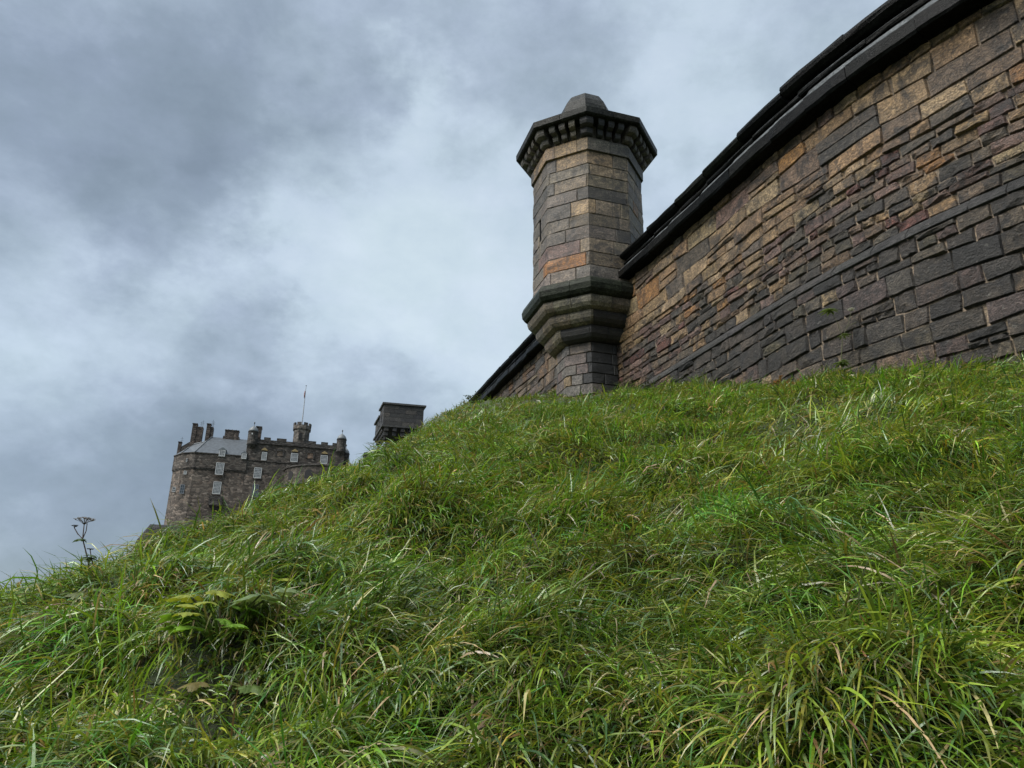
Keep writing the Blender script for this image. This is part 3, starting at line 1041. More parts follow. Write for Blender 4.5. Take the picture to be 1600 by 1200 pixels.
def window(u0, u1, z0, z1, d, nx, nz, frame=M_WHITE, fr=.11, bar=.055, sill=True):
    w = cbox('window', u0, u1, d - .05, d - .012, z0, z1, M_GLASS)
    A = Acc()

    def bx(a, b, c, e, o):
        A.add([cas(u, dd, z) for u in (a, b) for dd in (d - o, d - .051) for z in (c, e)], BOX_F)
    bx(u0, u0 + fr, z0, z1, .12)
    bx(u1 - fr, u1, z0, z1, .12)
    bx(u0 + fr, u1 - fr, z0, z0 + fr * 1.5, .118)
    bx(u0 + fr, u1 - fr, z1 - fr, z1, .118)
    A.build('frame', frame, w)
    B = Acc()
    for i in range(1, nx):
        x = u0 + fr + (u1 - u0 - 2 * fr) * i / nx
        B.add([cas(u, dd, z) for u in (x - bar / 2, x + bar / 2) for dd in (d - .1, d - .052) for z in (z0 + fr * 1.5, z1 - fr)], BOX_F)
    for i in range(1, nz):
        zz = z0 + fr + (z1 - z0 - 2 * fr) * i / nz
        t = bar * (1.6 if i * 2 == nz else 1) / 2
        B.add([cas(u, dd, z) for u in (u0 + fr, u1 - fr) for dd in (d - .104, d - .053) for z in (zz - t, zz + t)], BOX_F)
    if B.n:
        B.build('glazing_bars', frame, w)
    if sill:
        cbox('sill', u0 - .12, u1 + .12, d - .2, d - .01, z0 - .16, z0 - .004, M_CASTLE, (.10, .09, .08), w)
    return w


window(-.25, .75, 38.2, 39.9, 0, 4, 6)
window(5.4, 6.8, 38.35, 40.15, 0, 5, 6)
window(11.3, 12.7, 38.4, 40.2, 0, 5, 6)
window(-8.5, -7.0, 34.55, 36.95, -.42, 5, 8)
window(-8.5, -7.05, 30.75, 33.2, -.15, 5, 8)
window(-1.3, .15, 34.45, 36.6, -.12, 5, 6)
window(-1.2, 0, 30.65, 33.2, -.12, 3, 3, plain_mat('grey_paint', (.10, .11, .12), .5), .14, .1)
window(-14.3, -13.75, 34.3, 35.0, .36, 2, 2, fr=.09)
window(-16.1, -15.5, 31.0, 32.0, 1.9, 2, 2, fr=.09)
window(-14.5, -13.7, 30.5, 32.3, .44, 2, 3, plain_mat('grey_paint', (.16, .18, .2), .5), .1, .07)
window(-14.2, -14.0, 36.8, 37.5, .33, 1, 1, fr=.05, sill=False)
# blocked windows with heavy surrounds
for u0, u1, z0, z1, c in ((2.6, 3.75, 39.35, 40.4, (.13, .10, .075)), (8.6, 9.75, 39.35, 40.5, (.20, .14, .10))):
    b = cbox('blocked_window', u0, u1, -.06, -.012, z0, z1, col=c)
    for a0, a1, c0, c1 in ((u0 - .3, u0, z0 - .05, z1), (u1, u1 + .3, z0 - .05, z1), (u0 - .35, u1 + .35, z1 + .002, z1 + .3)):
        cbox('surround', a0, a1, -.2, -.013, c0, c1, col=(.045, .042, .038), parent=b)
# gilded pediments over the white windows
for u, z in ((.2, 40.25), (6.1, 40.5), (12.0, 40.55), (5.9, 37.0)):
    A = Acc()
    w_ = .62
    poly = [(-w_, 0), (w_, 0), (w_, .1), (.2, .42), (0, .58), (-.2, .42), (-w_, .1)]
    V = [cas(u + a, d, z + b) for d in (-.22, -.014) for a, b in poly]
    F = [list(range(7)), [7 + i for i in range(7)][::-1]] + [[i, 7 + i, 7 + (i + 1) % 7, (i + 1) % 7] for i in range(7)]
    mesh('gilded_pediment', V, F, M_GOLD, cst)
# dormers that break the eaves
for u0, u1, z0, z1 in ((-8.25, -7.15, 38.2, 39.5), (-3.95, -3.1, 38.05, 39.1)):
    dm = cbox('dormer', u0 - .05, u1 + .05, -.58, 1.5, z0 - .02, z1 + .05, M_WHITE)
    window(u0, u1, z0 + .02, z1, -.58, 3, 4, sill=False).parent = dm
    dm_l = world_loc(dm)
    w_ = dm.children[0]
    w_.location = tuple(Vector(w_.location) + world_loc(cst) - dm_l)
    um = (u0 + u1) / 2
    V = [cas(*p) for p in ((u0 - .2, -.7, z1 + .055), (u1 + .2, -.7, z1 + .055), (um, -.7, z1 + .6), (u0 - .2, 2.4, z1 + .055), (u1 + .2, 2.4, z1 + .055), (um, 2.4, z1 + .6))]
    mesh('dormer_roof', V, [[0, 1, 2], [3, 5, 4], [0, 2, 5, 3], [1, 4, 5, 2], [0, 3, 4, 1]], M_LEAD, dm)
# corbelled balcony box under the lower sash window
bal = cbox('corbelled_box', -8.85, -6.4, -1.0, -.16, 28.5, 30.25, col=(.05, .046, .041))
cprism('corbel', [(-8.3, -.5), (-6.9, -.5), (-6.9, -.16), (-8.3, -.16)], 27.6, 28.49, col=(.045, .042, .038), parent=bal, top=[(-8.85, -1.0), (-6.4, -1.0), (-6.4, -.16), (-8.85, -.16)])
cbox('pier', -8.3, -7.0, -.42, -.16, Z0, 27.59, col=(.075, .06, .05), parent=bal)
# pepper-pot turrets
for u, d, r, zb, zt in ((-2.4, -.1, .98, 41.2, 43.75), (15.2, .1, .98, 41.2, 43.75), (16.4, 3.0, .8, 39.3, 41.5)):
    t = clathe('pepper_pot', u, d, [(.25, zb - .75), (r * .75, zb - .35), (r + .08, zb), (r + .08, zb + .12), (r, zb + .14), (r, zt), (r + .07, zt + .02), (r + .07, zt + .12)], None, DKB)
    clathe('dome', u, d, [(r + .06, zt + .125), (r * .97, zt + .4), (r * .8, zt + .8), (r * .5, zt + 1.12), (r * .2, zt + 1.32), (.06, zt + 1.5)], M_LEAD, None, t, 16, True)
    clathe('finial', u, d, [(.05, zt + 1.5), (.05, zt + 1.85), (.14, zt + 1.95), (.14, zt + 2.1), (.03, zt + 2.3)], M_IRON, None, t, 8)
cbox('gun_loop', -2.65, -2.4, -1.12, -1.02, 43.1, 43.4, M_WHITE)
# stair tower
st = clathe('stair_tower', 7.0, 1.9, [(1.72, 40), (1.72, 45.4), (1.95, 45.6), (1.95, 46.45), (1.5, 46.46)], None, (.082, .074, .064), None, 8)
for k in range(8):
    a0 = 2 * math.pi * (k + .5) / 8
    for h_ in (0.0,):
        aa, bb = a0 - .23, a0 + .23
        poly = [(7 + r * math.cos(t), 1.9 + r * math.sin(t)) for r, t in ((1.86, aa), (1.86, bb), (1.5, bb), (1.5, aa))]
        cprism('merlon', poly, 46.465, 47.0, col=DKB, parent=st)
cbox('slit_window', 6.55, 7.05, .16, .3, 43.4, 44.7, M_VOID, None, st)
# round bastion in front, right
rb = cprism('round_bastion', [(14.5 + 10 * math.cos(t), 7.5 * math.sin(t)) for t in np.linspace(-math.pi, 0, 28)] + [(24.5, 3), (4.5, 3)], Z0, 36.35, col=(.062, .053, .043))
cprism('coping', [(14.5 + 10.2 * math.cos(t), 7.7 * math.sin(t)) for t in np.linspace(-math.pi, 0, 28)] + [(24.7, 3), (4.3, 3)], 36.355, 36.65, col=DKB, parent=rb)
cprism('string_course', [(14.5 + 10.18 * math.cos(t), 7.68 * math.sin(t)) for t in np.linspace(-math.pi, 0, 28)] + [(24.68, 3), (4.32, 3)], 32.75, 33.0, col=DKB, parent=rb)
for t0 in (-2.62, -2.13, -1.7):
    pts = []
    for tt, zz in [(-.085, 33.9), (.085, 33.9), (.085, 35.0), (.06, 35.4), (0, 35.6), (-.06, 35.4), (-.085, 35.0)]:
        pts.append((tt + t0, zz))
    V = [cas(14.5 + a * math.cos(t), b * math.sin(t), z) for a, b in ((10.04, 7.54), (9.9, 7.4)) for t, z in pts]
    mesh('arched_recess', V, [list(range(7)), [7 + i for i in range(7)][::-1]] + [[i, 7 + i, 7 + (i + 1) % 7, (i + 1) % 7] for i in range(7)], M_VOID, rb)

# flagpole and furled flag
V, F = tube([cas(6.85, 1.9, 46.47), cas(6.85, 1.9, 51), cas(6.85, 1.9, 55.5)], [.11, .09, .05], 8)
fp = empty('flagpole', tuple(cas(6.85, 1.9, 46.47)), 'thin pale flagpole on top of the castle stair tower', 'flagpole')
mesh('pole', V, F, M_POLE, fp)
V, F = tube([cas(6.85, 1.9, 55.5), cas(6.85, 1.9, 55.6), cas(6.85, 1.9, 55.7)], [.06, .12, .04], 8)
mesh('truck', V, F, M_IRON, fp)
V, F = tube([cas(6.72, 1.85, 54.4), cas(6.70, 1.8, 53.9), cas(6.69, 1.8, 53.3), cas(6.71, 1.85, 52.7)], [.05, .13, .12, .04], 7)
tag(mesh('flag', V, F, M_FLAG), 'dull red furled flag hanging limp near the top of the flagpole', 'flag')

# ------------------------------------------------------------------ grass


def flow_noise(x, y):
    return (np.sin(1.9 * x + .7 * y + 1.0) + np.sin(-1.1 * x + 1.7 * y + 2.3) + .8 * np.sin(3.1 * x - 2.3 * y + .4) + .6 * np.sin(4.3 * x + 3.9 * y)) / 2.4


def wall_x(y):
    return np.interp(-y, -PYs, PXs)


def make_blades(P, phi, L, wid, th0, th1, col, tipcol, nseg, pw=1.25, twist=None):
    N = len(P)
    t = np.linspace(0, 1, nseg + 1)
    th = th0[:, None] + (th1 - th0)[:, None] * t[None, :] ** pw
    ph = phi[:, None] + (0 if twist is None else twist[:, None] * t[None, :])
    # slope-aware "up"
    up = np.array([-SLOPE_X, -SLOPE_Y, 1.0]) * np.array([.5, .5, 1])
    up /= np.linalg.norm(up)
    hor = np.stack([np.cos(ph), np.sin(ph), np.zeros_like(ph)], -1)
    hor[..., 2] = SLOPE_X * .55 * hor[..., 0] + SLOPE_Y * .55 * hor[..., 1]
    dirs = np.cos(th)[..., None] * up + np.sin(th)[..., None] * hor
    seg = (L / nseg)[:, None, None]
    mid = (dirs[:, :-1] + dirs[:, 1:]) / 2 * seg
    pts = np.concatenate([P[:, None, :], P[:, None, :] + np.cumsum(mid, 1)], 1)
    side = np.stack([-np.sin(ph), np.cos(ph), np.zeros_like(ph)], -1)
    roll = RNG.normal(size=N) * .45
    nrm = np.cross(side, dirs)
    sv = np.cos(roll)[:, None, None] * side + np.sin(roll)[:, None, None] * nrm
    wprof = np.minimum(1, .55 + 1.6 * t) * np.clip((1 - t) * 2.6, 0.04, 1)
    hw = (wid / 2)[:, None] * wprof[None, :]
    A = pts - sv * hw[..., None]
    B = pts + sv * hw[..., None]
    V = np.stack([A, B], 2).reshape(N, -1, 3)
    c = col[:, None, :] * (1 - t[None, :, None] ** 2) + tipcol[:, None, :] * t[None, :, None] ** 2
    sheath = np.clip(1 - t * 3.2, 0, 1)[None, :, None] * .75
    c = c * (1 - sheath) + np.array([.075, .062, .026]) * sheath
    C = np.repeat(c, 2, 1)
    base = (np.arange(N) * 2 * (nseg + 1))[:, None, None]
    k = np.arange(nseg)[None, :, None] * 2
    Q = base + k + np.array([0, 1, 3, 2])[None, None, :]
    return V.reshape(-1, 3), Q.reshape(-1, 4), C.reshape(-1, 3)


PAL = np.array([(.102, .186, .015), (.142, .232, .020), (.188, .246, .027), (.057, .124, .018), (.092, .155, .052), (.215, .234, .042), (.32, .28, .14), (.22, .155, .065), (.14, .10, .045)])
PW = np.array([5.5, 6, 3.2, 4.5, 4.5, 1.8, 1.5, .42, .4])


def colours(N, tint, dry):
    w = np.tile(PW, (N, 1))
    w[:, 5:] *= dry[:, None]
    cs = np.cumsum(w, 1)
    r = RNG.random(N) * cs[:, -1]
    i = (r[:, None] > cs).sum(1)
    c = PAL[i] * (1 + RNG.normal(size=(N, 1)) * .15) * tint
    tip = c * (1 + RNG.normal(size=(N, 1)) * .1)
    y = RNG.random(N) < .10
    tip[y] = np.array([.21, .16, .06]) * (1 + RNG.normal(size=(y.sum(), 1)) * .15)
    return np.clip(c, .004, .6), np.clip(tip, .004, .6)


def visible_mask(x, y):
    lat = x / np.maximum(y, .05)
    xs_ = np.interp(y, YK, XS)
    return (x < wall_x(y) + .02) & (x > xs_ - 1.9 - .05 * y) & (lat > -.95) & (lat < 1.02) & (y > .55) & (y < 27)


def tuft_field(N_c, rmin, rmax, blades_per, Lm, wm, nseg, spread):
    r = np.sqrt(RNG.random(N_c * 3) * (rmax ** 2 - rmin ** 2) + rmin ** 2)
    a = RNG.uniform(-.80, .82, N_c * 3)
    cx, cy = r * np.sin(a), r * np.cos(a)
    m = visible_mask(cx, cy)
    cx, cy = cx[m][:N_c], cy[m][:N_c]
    n = len(cx)
    nb = np.maximum(4, RNG.poisson(blades_per, n))
    idx = np.repeat(np.arange(n), nb)
    N = len(idx)
    off = RNG.normal(size=(N, 2)) * spread
    x, y = cx[idx] + off[:, 0], cy[idx] + off[:, 1]
    flow = math.atan2(-SLOPE_Y, -SLOPE_X) + .55 + flow_noise(cx, cy) * 1.5 + RNG.normal(size=n) * .55
    rad = np.arctan2(off[:, 1], off[:, 0])
    fx = np.cos(flow[idx]) * 1.15 + np.cos(rad) * .75
    fy = np.sin(flow[idx]) * 1.15 + np.sin(rad) * .75
    phi = np.arctan2(fy, fx) + RNG.normal(size=N) * .38
    sc = (RNG.uniform(.62, 1.35, n))[idx]
    L = np.clip(Lm * sc * RNG.lognormal(0, .28, N), .04, .27)
    wid = np.minimum(wm * RNG.lognormal(0, .32, N) * (.8 + .35 * sc), wm * 1.7)
    flat = RNG.uniform(0, 1, n)[idx]
    th0 = np.abs(RNG.normal(.52, .32, N)) + .55 * flat
    th1 = np.minimum(th0 + np.clip(RNG.normal(1.6, .5, N), .3, 2.4), 2.5)
    stiff = RNG.random(N) < .035
    th1[stiff] = th0[stiff] + .15
    th0[stiff] *= .5
    z = ground(x, y) - .012 + (RNG.uniform(0, .085, n) * min(1.0, spread / .09))[idx] * np.exp(-.5 * (off ** 2).sum(1) / (spread * .9) ** 2)
    for (px_, py_, pr_) in CLEAR:
        near = np.hypot(x - px_ * .94, y - py_ * .94) < pr_
        L = np.where(near, np.minimum(L, .065), L)
    ok = x < wall_x(y) + .10
    tint = (1 + RNG.normal(size=(n, 3)) * np.array([.16, .11, .16]))[idx] * np.clip(1 + RNG.normal(size=(n, 1)) * .26, .45, 1.7)[idx]
    dry = np.exp(RNG.normal(0, .75, n) + .35 * flow_noise(cx * 2.2 + 3, cy * 2.2))[idx]
    dry = np.where(stiff, dry * .3, dry) * (1.6 if spread < .075 or nseg == 2 and Lm < .13 else 1.0)
    col, tip = colours(N, tint, dry)
    s_ = ok
    return make_blades(np.stack([x, y, z], -1)[s_], phi[s_], L[s_], wid[s_], th0[s_], th1[s_], col[s_], tip[s_], nseg, .85, (RNG.normal(size=N) * .5)[s_])


CLEAR = [(-.73, 2.05, .14), (-.66, 1.90, .08), (-.74, 2.5, .10), (-1.80, 3.38, .12), (-2.20, 3.85, .13), (-1.74, 3.28, .12), (-2.33, 3.95, .12), (4.0, 8.6, .2), (3.52, 9.5, .15), (3.7, 9.3, .15), (2.38, 12.4, .25)]
GV, GQ, GC, gn = [], [], [], 0
for args in ((290, .95, 2.0, 165, .108, .0032, 6, .075),
             (590, 1.9, 3.6, 150, .128, .0038, 4, .092),
             (1080, 3.4, 6.2, 86, .150, .0052, 3, .12),
             (1560, 6.0, 10.5, 48, .165, .0072, 3, .15),
             (1900, 10.2, 27, 26, .175, .0115, 2, .17),
             # short fill between the tufts
             (2400, .7, 2.6, 8, .085, .0036, 3, .05),
             (4000, 2.4, 5.5, 7, .095, .0046, 2, .07),
             (3000, 5.3, 12.0, 6, .12, .0085, 2, .10)):
    V, Q, C = tuft_field(*args)
    GV.append(V)
    GQ.append(Q + gn)
    GC.append(C)
    gn += len(V)
_s = RNG.uniform(s_at_y(22), s_at_y(5.6), 5200)
_o = np.abs(RNG.normal(.0, .10, 5200)) + .15 + .045 * np.clip(LEDGE - ground_smooth(np.interp(_s, S_D, PXs), np.interp(_s, S_D, PYs)), 0, 3)
_x = np.interp(_s, S_D, PXs) + np.interp(_s, S_D, NX) * _o
_y = np.interp(_s, S_D, PYs) + np.interp(_s, S_D, NY) * _o
_hv = np.clip(.6 + .5 * np.sin(_s * 2.3) + .5 * np.sin(_s * 5.1 + 1), .3, 1.5)
_c, _t = colours(5200, np.ones((5200, 3)), np.full(5200, .8))
V, Q, C = make_blades(np.stack([_x, _y, ground(_x, _y) - .01], -1), RNG.uniform(0, 6.28, 5200), _hv * RNG.uniform(.10, .28, 5200), RNG.uniform(.004, .008, 5200),
                      RNG.uniform(.1, .6, 5200), RNG.uniform(.7, 1.9, 5200), _c, _t, 5, 1.0)
GV.append(V)
GQ.append(Q + gn)
GC.append(C)
gn += len(V)
GV, GQ, GC = np.concatenate(GV), np.concatenate(GQ), np.concatenate(GC)
me = bpy.data.meshes.new('grass')
me.vertices.add(len(GV))
me.vertices.foreach_set('co', GV.astype(np.float32).ravel())
me.loops.add(GQ.size)
me.loops.foreach_set('vertex_index', GQ.astype(np.int32).ravel())
me.polygons.add(len(GQ))
me.polygons.foreach_set('loop_start', (np.arange(len(GQ)) * 4).astype(np.int32))
me.polygons.foreach_set('use_smooth', np.ones(len(GQ), bool))
a = me.attributes.new('col', 'FLOAT_COLOR', 'POINT')
a.data.foreach_set('color', np.concatenate([GC, np.ones((len(GC), 1))], 1).astype(np.float32).ravel())
me.materials.append(M_GRASS)
me.update()
go = bpy.data.objects.new('grass', me)
COL.objects.link(go)
tag(go, 'long wet green grass matted over the whole bank', 'grass', kind='stuff')
_d = np.hypot(GV[:, 0], GV[:, 1])
_i = RNG.choice(np.nonzero((_d < 4.5) & (_d > 1.0))[0], 4200, replace=False)
_oc = np.array([(1, 0, 0), (-1, 0, 0), (0, 1, 0), (0, -1, 0), (0, 0, 1), (0, 0, -1)], float)
_of = [[0, 2, 4], [2, 1, 4], [1, 3, 4], [3, 0, 4], [2, 0, 5], [1, 2, 5], [3, 1, 5], [0, 3, 5]]
DR = Acc()
for i in _i:
    DR.add(GV[i] + _oc * (.0007 + .0005 * random.random()) * (1 + .25 * _d[i]) + (0, 0, .001), _of)
mw, q = new_mat('water')
finish(q, **{'Base Color': (.9, .95, 1, 1), 'Roughness': .03, 'Transmission Weight': .7, 'IOR': 1.33, 'Specular IOR Level': 1.0})
tag(DR.build('dew_drops', mw, None, True), 'tiny rain drops beaded on the nearest grass blades', 'water drops', kind='stuff')

# ------------------------------------------------------------------ weeds


def lobed_leaf(size, lobes=5, depth=.45, droop=.35, seed=0):
    """verts of a lobed, toothed leaf lying along +x with raised ribs, faces as three rings of strips"""
    rr = random.Random(seed)
    per = 10
    n = lobes * per
    out = []
    for i in range(n + 1):
        t = i / n
        ang = -2.5 + 5.0 * t
        ph = (t * lobes) % 1.0
        lobe = 1 - abs(2 * ph - 1)
        tooth = .10 * (i % 2) * (.4 + lobe)
        r = (.60 + .40 * math.cos(ang * .6)) * (1 - depth + depth * lobe ** .8 + tooth + rr.uniform(-.03, .03))
        out.append((r, ang + rr.uniform(-.02, .02), lobe))
    V, F = [(0, 0, 0)], []
    for sc in (.35, .7, 1.0):
        for r, ang, lobe in out:
            x2, y2 = r * sc * math.cos(ang), r * sc * math.sin(ang)
            d = math.hypot(x2, y2)
            z = -droop * d * d + .16 * (lobe - .5) * sc * (1 - .4 * sc) + .05 * math.sin(6 * y2 + seed) * sc + rr.uniform(-.02, .02) * sc
            V.append((x2, y2, z))
    m = len(out)
    for i in range(m - 1):
        F.append([0, 1 + i, 2 + i])
        for k in (0, 1):
            F.append([1 + k * m + i, 1 + (k + 1) * m + i, 2 + (k + 1) * m + i, 2 + k * m + i])
    V = [Vector(v) * size for v in V]
    return V, F


def place(V, pos, yaw, pitch, roll=0.0):
    M = Matrix.Rotation(yaw, 3, 'Z') @ Matrix.Rotation(-pitch, 3, 'Y') @ Matrix.Rotation(roll, 3, 'X')
    return [tuple(M @ Vector(v) + Vector(pos)) for v in V]


def gpt(x, y, dz=0.0):
    return Vector((x, y, float(ground(x, y)) + dz))


def stemmed_leaf(par, base, tip, size, yaw, pitch, lobes, col, scol, seed, depth=.45, r=.004):
    base, tip = Vector(base), Vector(tip)
    m = (base + tip) / 2 + Vector((0, 0, .15 * (tip - base).length))
    V, F = tube([base, m, tip], [r, r * .8, r * .6], 5)
    mesh('leaf_stalk', V, F, M_LEAF, par, scol)
    V, F = lobed_leaf(size, lobes, depth, .35, seed)
    V = place(V, tip, yaw, pitch)
    c = np.tile(np.array(col), (len(V), 1)) * (1 + RNG.normal(size=(len(V), 1)) * .1)
    c[0] *= 1.4
    mesh('leaf', V, F, M_LEAF, par, c, True)


def umbel(par, c, rad, nray, col, head, up=Vector((0, 0, 1)), seed=0, scol=(.06, .045, .03)):
    rr = random.Random(seed)
    A, Bq = Acc(), Acc()
    top = Vector(c)
    for i in range(nray):
        an = 2.399 * i
        ro = rad * math.sqrt((i + .6) / nray)
        e = top + Vector((ro * math.cos(an), ro * math.sin(an), rad * (.62 - .22 * (ro / rad) ** 2) + rr.uniform(-.004, .004)))
        V, F = tube([top, (top + e) / 2 + Vector((0, 0, .004)), e], [.0014, .0011, .0009], 4)
        A.add(V, F, scol)
        for k in range(9):
            a2 = 2.4 * k
            r2 = head * math.sqrt((k + .3) / 9)
            p = e + Vector((r2 * math.cos(a2), r2 * math.sin(a2), head * .42 + rr.uniform(-.001, .002)))
            V, F = tube([e, p], [.0006, .0006], 3)
            A.add(V, F, scol)
            s_ = head * .22
            V = [p + Vector(v) * s_ for v in ((1, 0, 0), (-1, 0, 0), (0, 1, 0), (0, -1, 0), (0, 0, .8), (0, 0, -.8))]
            F = [[0, 2, 4], [2, 1, 4], [1, 3, 4], [3, 0, 4], [2, 0, 5], [1, 2, 5], [3, 1, 5], [0, 3, 5]]
            Bq.add([tuple(v) for v in V], F, col)
    h = A.build('umbel_rays', M_LEAF, par)
    Bq.build('seeds', M_LEAF, h)


# tall seed-head plant on the left skyline
b = gpt(-1.795, 3.4, -.02)
hw = empty('hogweed', b, 'tall dry umbel seed head on a thin brown stem, left skyline', 'plant')
SC = (.085, .055, .042)
K0 = Vector((-1.795, 3.4, .327))
p1, p2, p3 = Vector((-1.832, 3.4, .42)), Vector((-1.868, 3.4, .498)), Vector((-1.874, 3.4, .560))
V, F = tube([b, K0, p1, p2, p3], [.0036, .0034, .003, .0026, .002], 6)
mesh('stem', V, F, M_LEAF, hw, SC)
umbel(hw, p3, .040, 14, (.30, .26, .22), .0095, seed=3)
sd = Vector((-1.914, 3.4, .545))
V, F = tube([p2, (p2 + sd) / 2 + Vector((-.002, 0, -.003)), sd], [.0028, .0024, .002], 5)
mesh('stem', V, F, M_LEAF, hw, SC)
umbel(hw, sd, .012, 6, (.03, .026, .022), .006, seed=5)
V, F = tube([p2, p2 + Vector((.006, .004, .035)), p2 + Vector((.004, .004, .068))], [.0022, .002, .0018], 5)
mesh('stem', V, F, M_LEAF, hw, SC)
for i, (pp, yaw, sz) in enumerate(((p2, math.pi, .036), (p2, .2, .018), (p2, 3.5, .03), (p1, .1, .05), (p1, 2.7, .035), (p1 + Vector((.01, 0, .01)), -.6, .04))):
    V, F = lobed_leaf(sz, 3, .7, .5, i)
    mesh('leaf', place(V, pp, yaw, .1), F, M_LEAF, hw, (.05, .085, .03))
sd = Vector((-1.825, 3.4, .448))
V, F = tube([K0, (K0 + sd) / 2 + Vector((.008, 0, 0)), sd], [.003, .0025, .002], 5)
mesh('stem', V, F, M_LEAF, hw, SC)
umbel(hw, sd, .011, 5, (.03, .028, .022), .006, seed=8)


def leafy(name, x, y, label, leaves, group=None):
    b = gpt(x, y, -.02)
    p = empty(name, b, label, 'plant', group)
    for i, (dx, dy, dz, size, yaw, pitch, lobes, col, sc) in enumerate(leaves):
        stemmed_leaf(p, b, b + Vector((dx, dy, dz)), size, yaw, pitch, lobes, col, sc, i * 7 + int(abs(x) * 10), .42)
    return p


G1, G2, G3, G4 = (.10, .17, .022), (.20, .23, .024), (.12, .175, .07), (.075, .12, .026)
BR_ = (.07, .05, .03)
leafy('leafy_weed', -2.20, 3.85, 'reddish leafed weed at the far left end of the grass skyline', [
    (-.06, 0, .10, .05, 2.6, .3, 3, (.085, .07, .03), BR_), (.04, .02, .12, .06, .6, .5, 5, (.09, .10, .025), BR_), (-.02, 0, .15, .045, 2.2, .3, 3, (.11, .075, .035), BR_),
    (-.08, 0, .05, .055, 3.0, -.1, 3, (.07, .085, .03), BR_), (.05, -.03, .06, .05, -.4, -.2, 3, (.10, .075, .03), BR_)])
leafy('leafy_weed', -1.74, 3.28, 'spreading green lobed leaves round the foot of the seed head stem', [
    (.05, 0, .07, .075, .2, .1, 5, G1, BR_), (-.04, -.02, .05, .06, 2.9, .2, 5, G4, BR_), (.11, -.02, .03, .06, -.2, -.1, 5, G1, BR_), (.0, -.06, .05, .055, -1.4, -.2, 5, (.10, .12, .04), BR_)])
leafy('leafy_weed', -2.33, 3.95, 'dull green broad leaves left of the reddish skyline weed', [
    (-.03, 0, .07, .06, 2.8, .2, 5, G4, BR_), (.05, 0, .08, .06, .3, .3, 5, G4, BR_), (.0, -.03, .10, .05, 1.4, .6, 3, (.06, .09, .03), BR_)])
_hr = random.Random(9)
_hl = [(.09, -.02, .145, .085, 2.5, -.1, 7, G3, (.11, .13, .05)), (.13, .02, .165, .06, .5, .1, 5, (.13, .18, .07), (.10, .12, .05)), (-.10, .0, .145, .065, 3.0, -.05, 5, G2, (.12, .10, .04)), (-.03, .0, .155, .06, .2, -.05, 5, G2, (.12, .10, .04))]
for _i in range(16):
    _a = _hr.uniform(0, 6.28)
    _r = _hr.uniform(.03, .13)
    _hl.append((_r * math.cos(_a) - .04, _r * math.sin(_a) * .7 - .03, _hr.uniform(.06, .125), _hr.uniform(.035, .055), _a + _hr.uniform(-.6, .6), _hr.uniform(-.35, .2), _hr.choice((3, 5, 5)),
                _hr.choice(((.13, .25, .022), (.12, .23, .02), G2, G1)), G1))
leafy('hogweed_clump', -.73, 2.07, 'clump of bright yellow green and grey green lobed hogweed leaves in the grass', _hl)
leafy('leafy_weed', -.66, 1.93, 'low dull green and brown leaves just below the bright hogweed clump', [
    (.02, 0, .07, .05, .5, -.2, 5, (.09, .11, .025), BR_), (-.06, -.02, .07, .05, -2.4, -.1, 5, (.12, .10, .03), BR_), (.07, -.02, .065, .05, -.8, -.1, 5, G4, BR_)])
leafy('leafy_weed', -.74, 2.5, 'yellow green leaves just above the bright hogweed clump', [
    (.02, 0, .10, .055, .5, .2, 5, G2, G1), (-.06, .02, .08, .06, 2.7, .1, 5, (.08, .12, .05), G1), (.07, 0, .09, .055, .1, .1, 3, (.09, .12, .055), G1)])

# slender white-flowered umbellifer against the wall
b = gpt(4.0, 8.7, -.02)
cp = empty('cow_parsley', b, 'slender white flowered umbellifer standing against the dark plinth of the wall', 'plant')
GR = (.085, .09, .04)
p1 = b + Vector((.07, 0, .57))
V, F = tube([b, b + Vector((.02, 0, .3)), p1], [.007, .006, .005], 6)
mesh('stem', V, F, M_LEAF, cp, GR)
for k, tip in enumerate((Vector((-.03, 0, .95)), Vector((.22, -.02, .93)))):
    V, F = tube([p1, p1 * .5 + (b + tip) * .5 + Vector((.02, 0, .01)), b + tip], [.0045, .004, .003], 5)
    mesh('stem', V, F, M_LEAF, cp, GR)
    if k:
        umbel(cp, b + tip, .035, 11, (.62, .62, .55), .018, seed=21, scol=(.12, .14, .06))
V, F = tube([p1 + Vector((.06, 0, .14)), b + Vector((.30, -.02, .80)), b + Vector((.44, -.02, .93))], [.0035, .003, .0025], 5)
mesh('stem', V, F, M_LEAF, cp, GR)
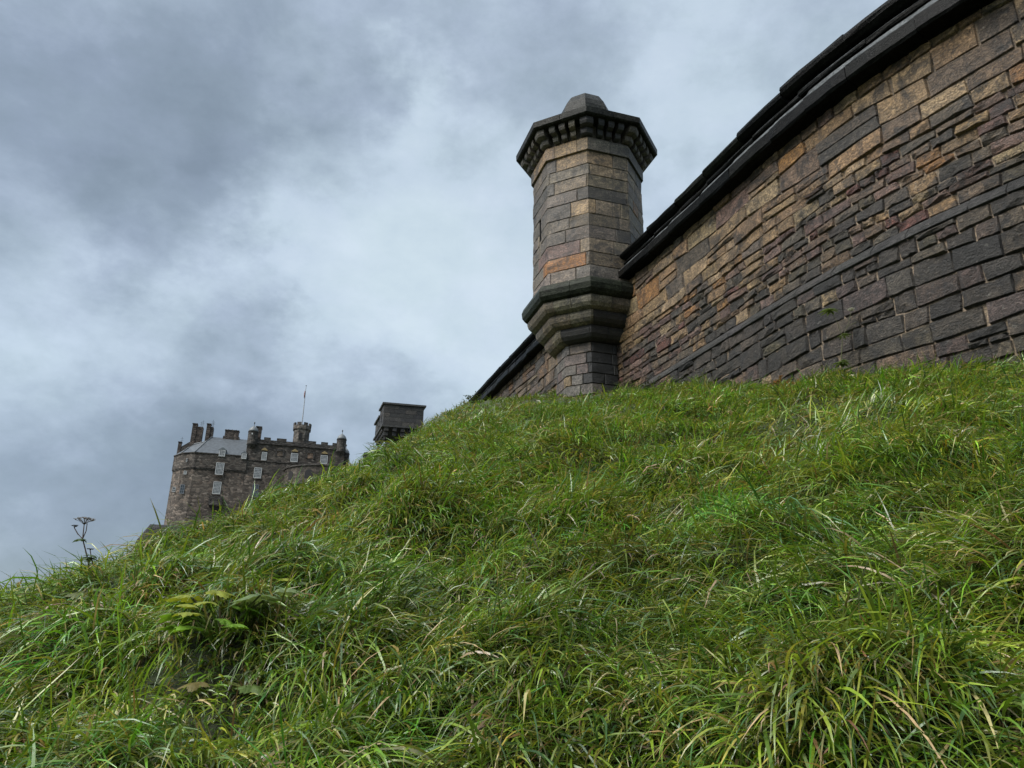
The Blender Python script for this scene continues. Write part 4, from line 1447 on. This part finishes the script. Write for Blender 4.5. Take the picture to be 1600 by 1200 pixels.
for i, (dx, z, yaw, sz) in enumerate(((.02, .25, 2.6, .12), (.02, .27, .3, .10), (.02, .22, -1.2, .1), (.08, .62, .2, .10), (-.03, .955, 2.9, .14), (-.03, .955, .2, .10), (.44, .935, .1, .14), (.44, .935, 2.9, .08))):
    V, F = lobed_leaf(sz, 7, .7, .4, 40 + i)
    mesh('leaf', place(V, b + Vector((dx, 0, z)), yaw, .1), F, M_LEAF, cp, (.075, .11, .03), True)


def twiggy(name, x, y, label, n, hgt, spread, col, leafc, nleaf, seed, lsize=.03, cat='shrub'):
    rr = random.Random(seed)
    b = gpt(x, y, -.03)
    p = empty(name, b, label, cat)
    A, B = Acc(), Acc()
    for i in range(n):
        d = Vector((rr.gauss(0, spread), rr.gauss(0, spread), hgt * rr.uniform(.5, 1)))
        m = b + d * .5 + Vector((rr.gauss(0, .03), rr.gauss(0, .03), .02))
        e = b + d
        V, F = tube([b, m, e], [.004, .003, .0016], 4)
        A.add(V, F, col)
        for k in range(nleaf):
            t = rr.uniform(.35, 1)
            q0 = b.lerp(m, t * 2) if t < .5 else m.lerp(e, t * 2 - 1)
            yaw, pit = rr.uniform(0, 6.28), rr.uniform(-.6, .8)
            s_ = lsize * rr.uniform(.6, 1.3)
            V = place([(0, 0, 0), (s_ * .5, s_ * .28, .1 * s_), (s_, 0, -.1 * s_), (s_ * .5, -s_ * .28, .1 * s_)], q0, yaw, pit)
            B.add(V, [[0, 1, 2, 3]], jit(leafc, .3))
    A.build('branches', M_LEAF, p)
    B.build('foliage', M_LEAF, p)
    return p


twiggy('dry_shrub', 2.38, 12.5, 'dark dead shrub at the foot of the wall right of the turret pier', 26, .42, .20, (.035, .03, .026), (.055, .06, .03), 12, 1, .035)
twiggy('dry_shrub', 2.12, 13.0, 'small dark dead shrub tucked against the turret pier', 14, .30, .13, (.035, .03, .026), (.05, .055, .028), 10, 2, .035)
twiggy('rusty_fern', 3.52, 9.6, 'small rusty orange dock stalks at the wall foot, left one', 9, .22, .07, (.16, .08, .03), (.24, .13, .05), 22, 3, .03, 'plant')
twiggy('rusty_fern', 3.70, 9.35, 'small rusty orange dock stalks at the wall foot, right one', 10, .25, .07, (.17, .09, .035), (.26, .15, .06), 24, 4, .03, 'plant')
twiggy('bramble', -1.02, 20.0, 'little dark bush where the far wall coping sinks behind the ridge', 22, .45, .22, (.05, .045, .03), (.06, .08, .028), 16, 6, .07)
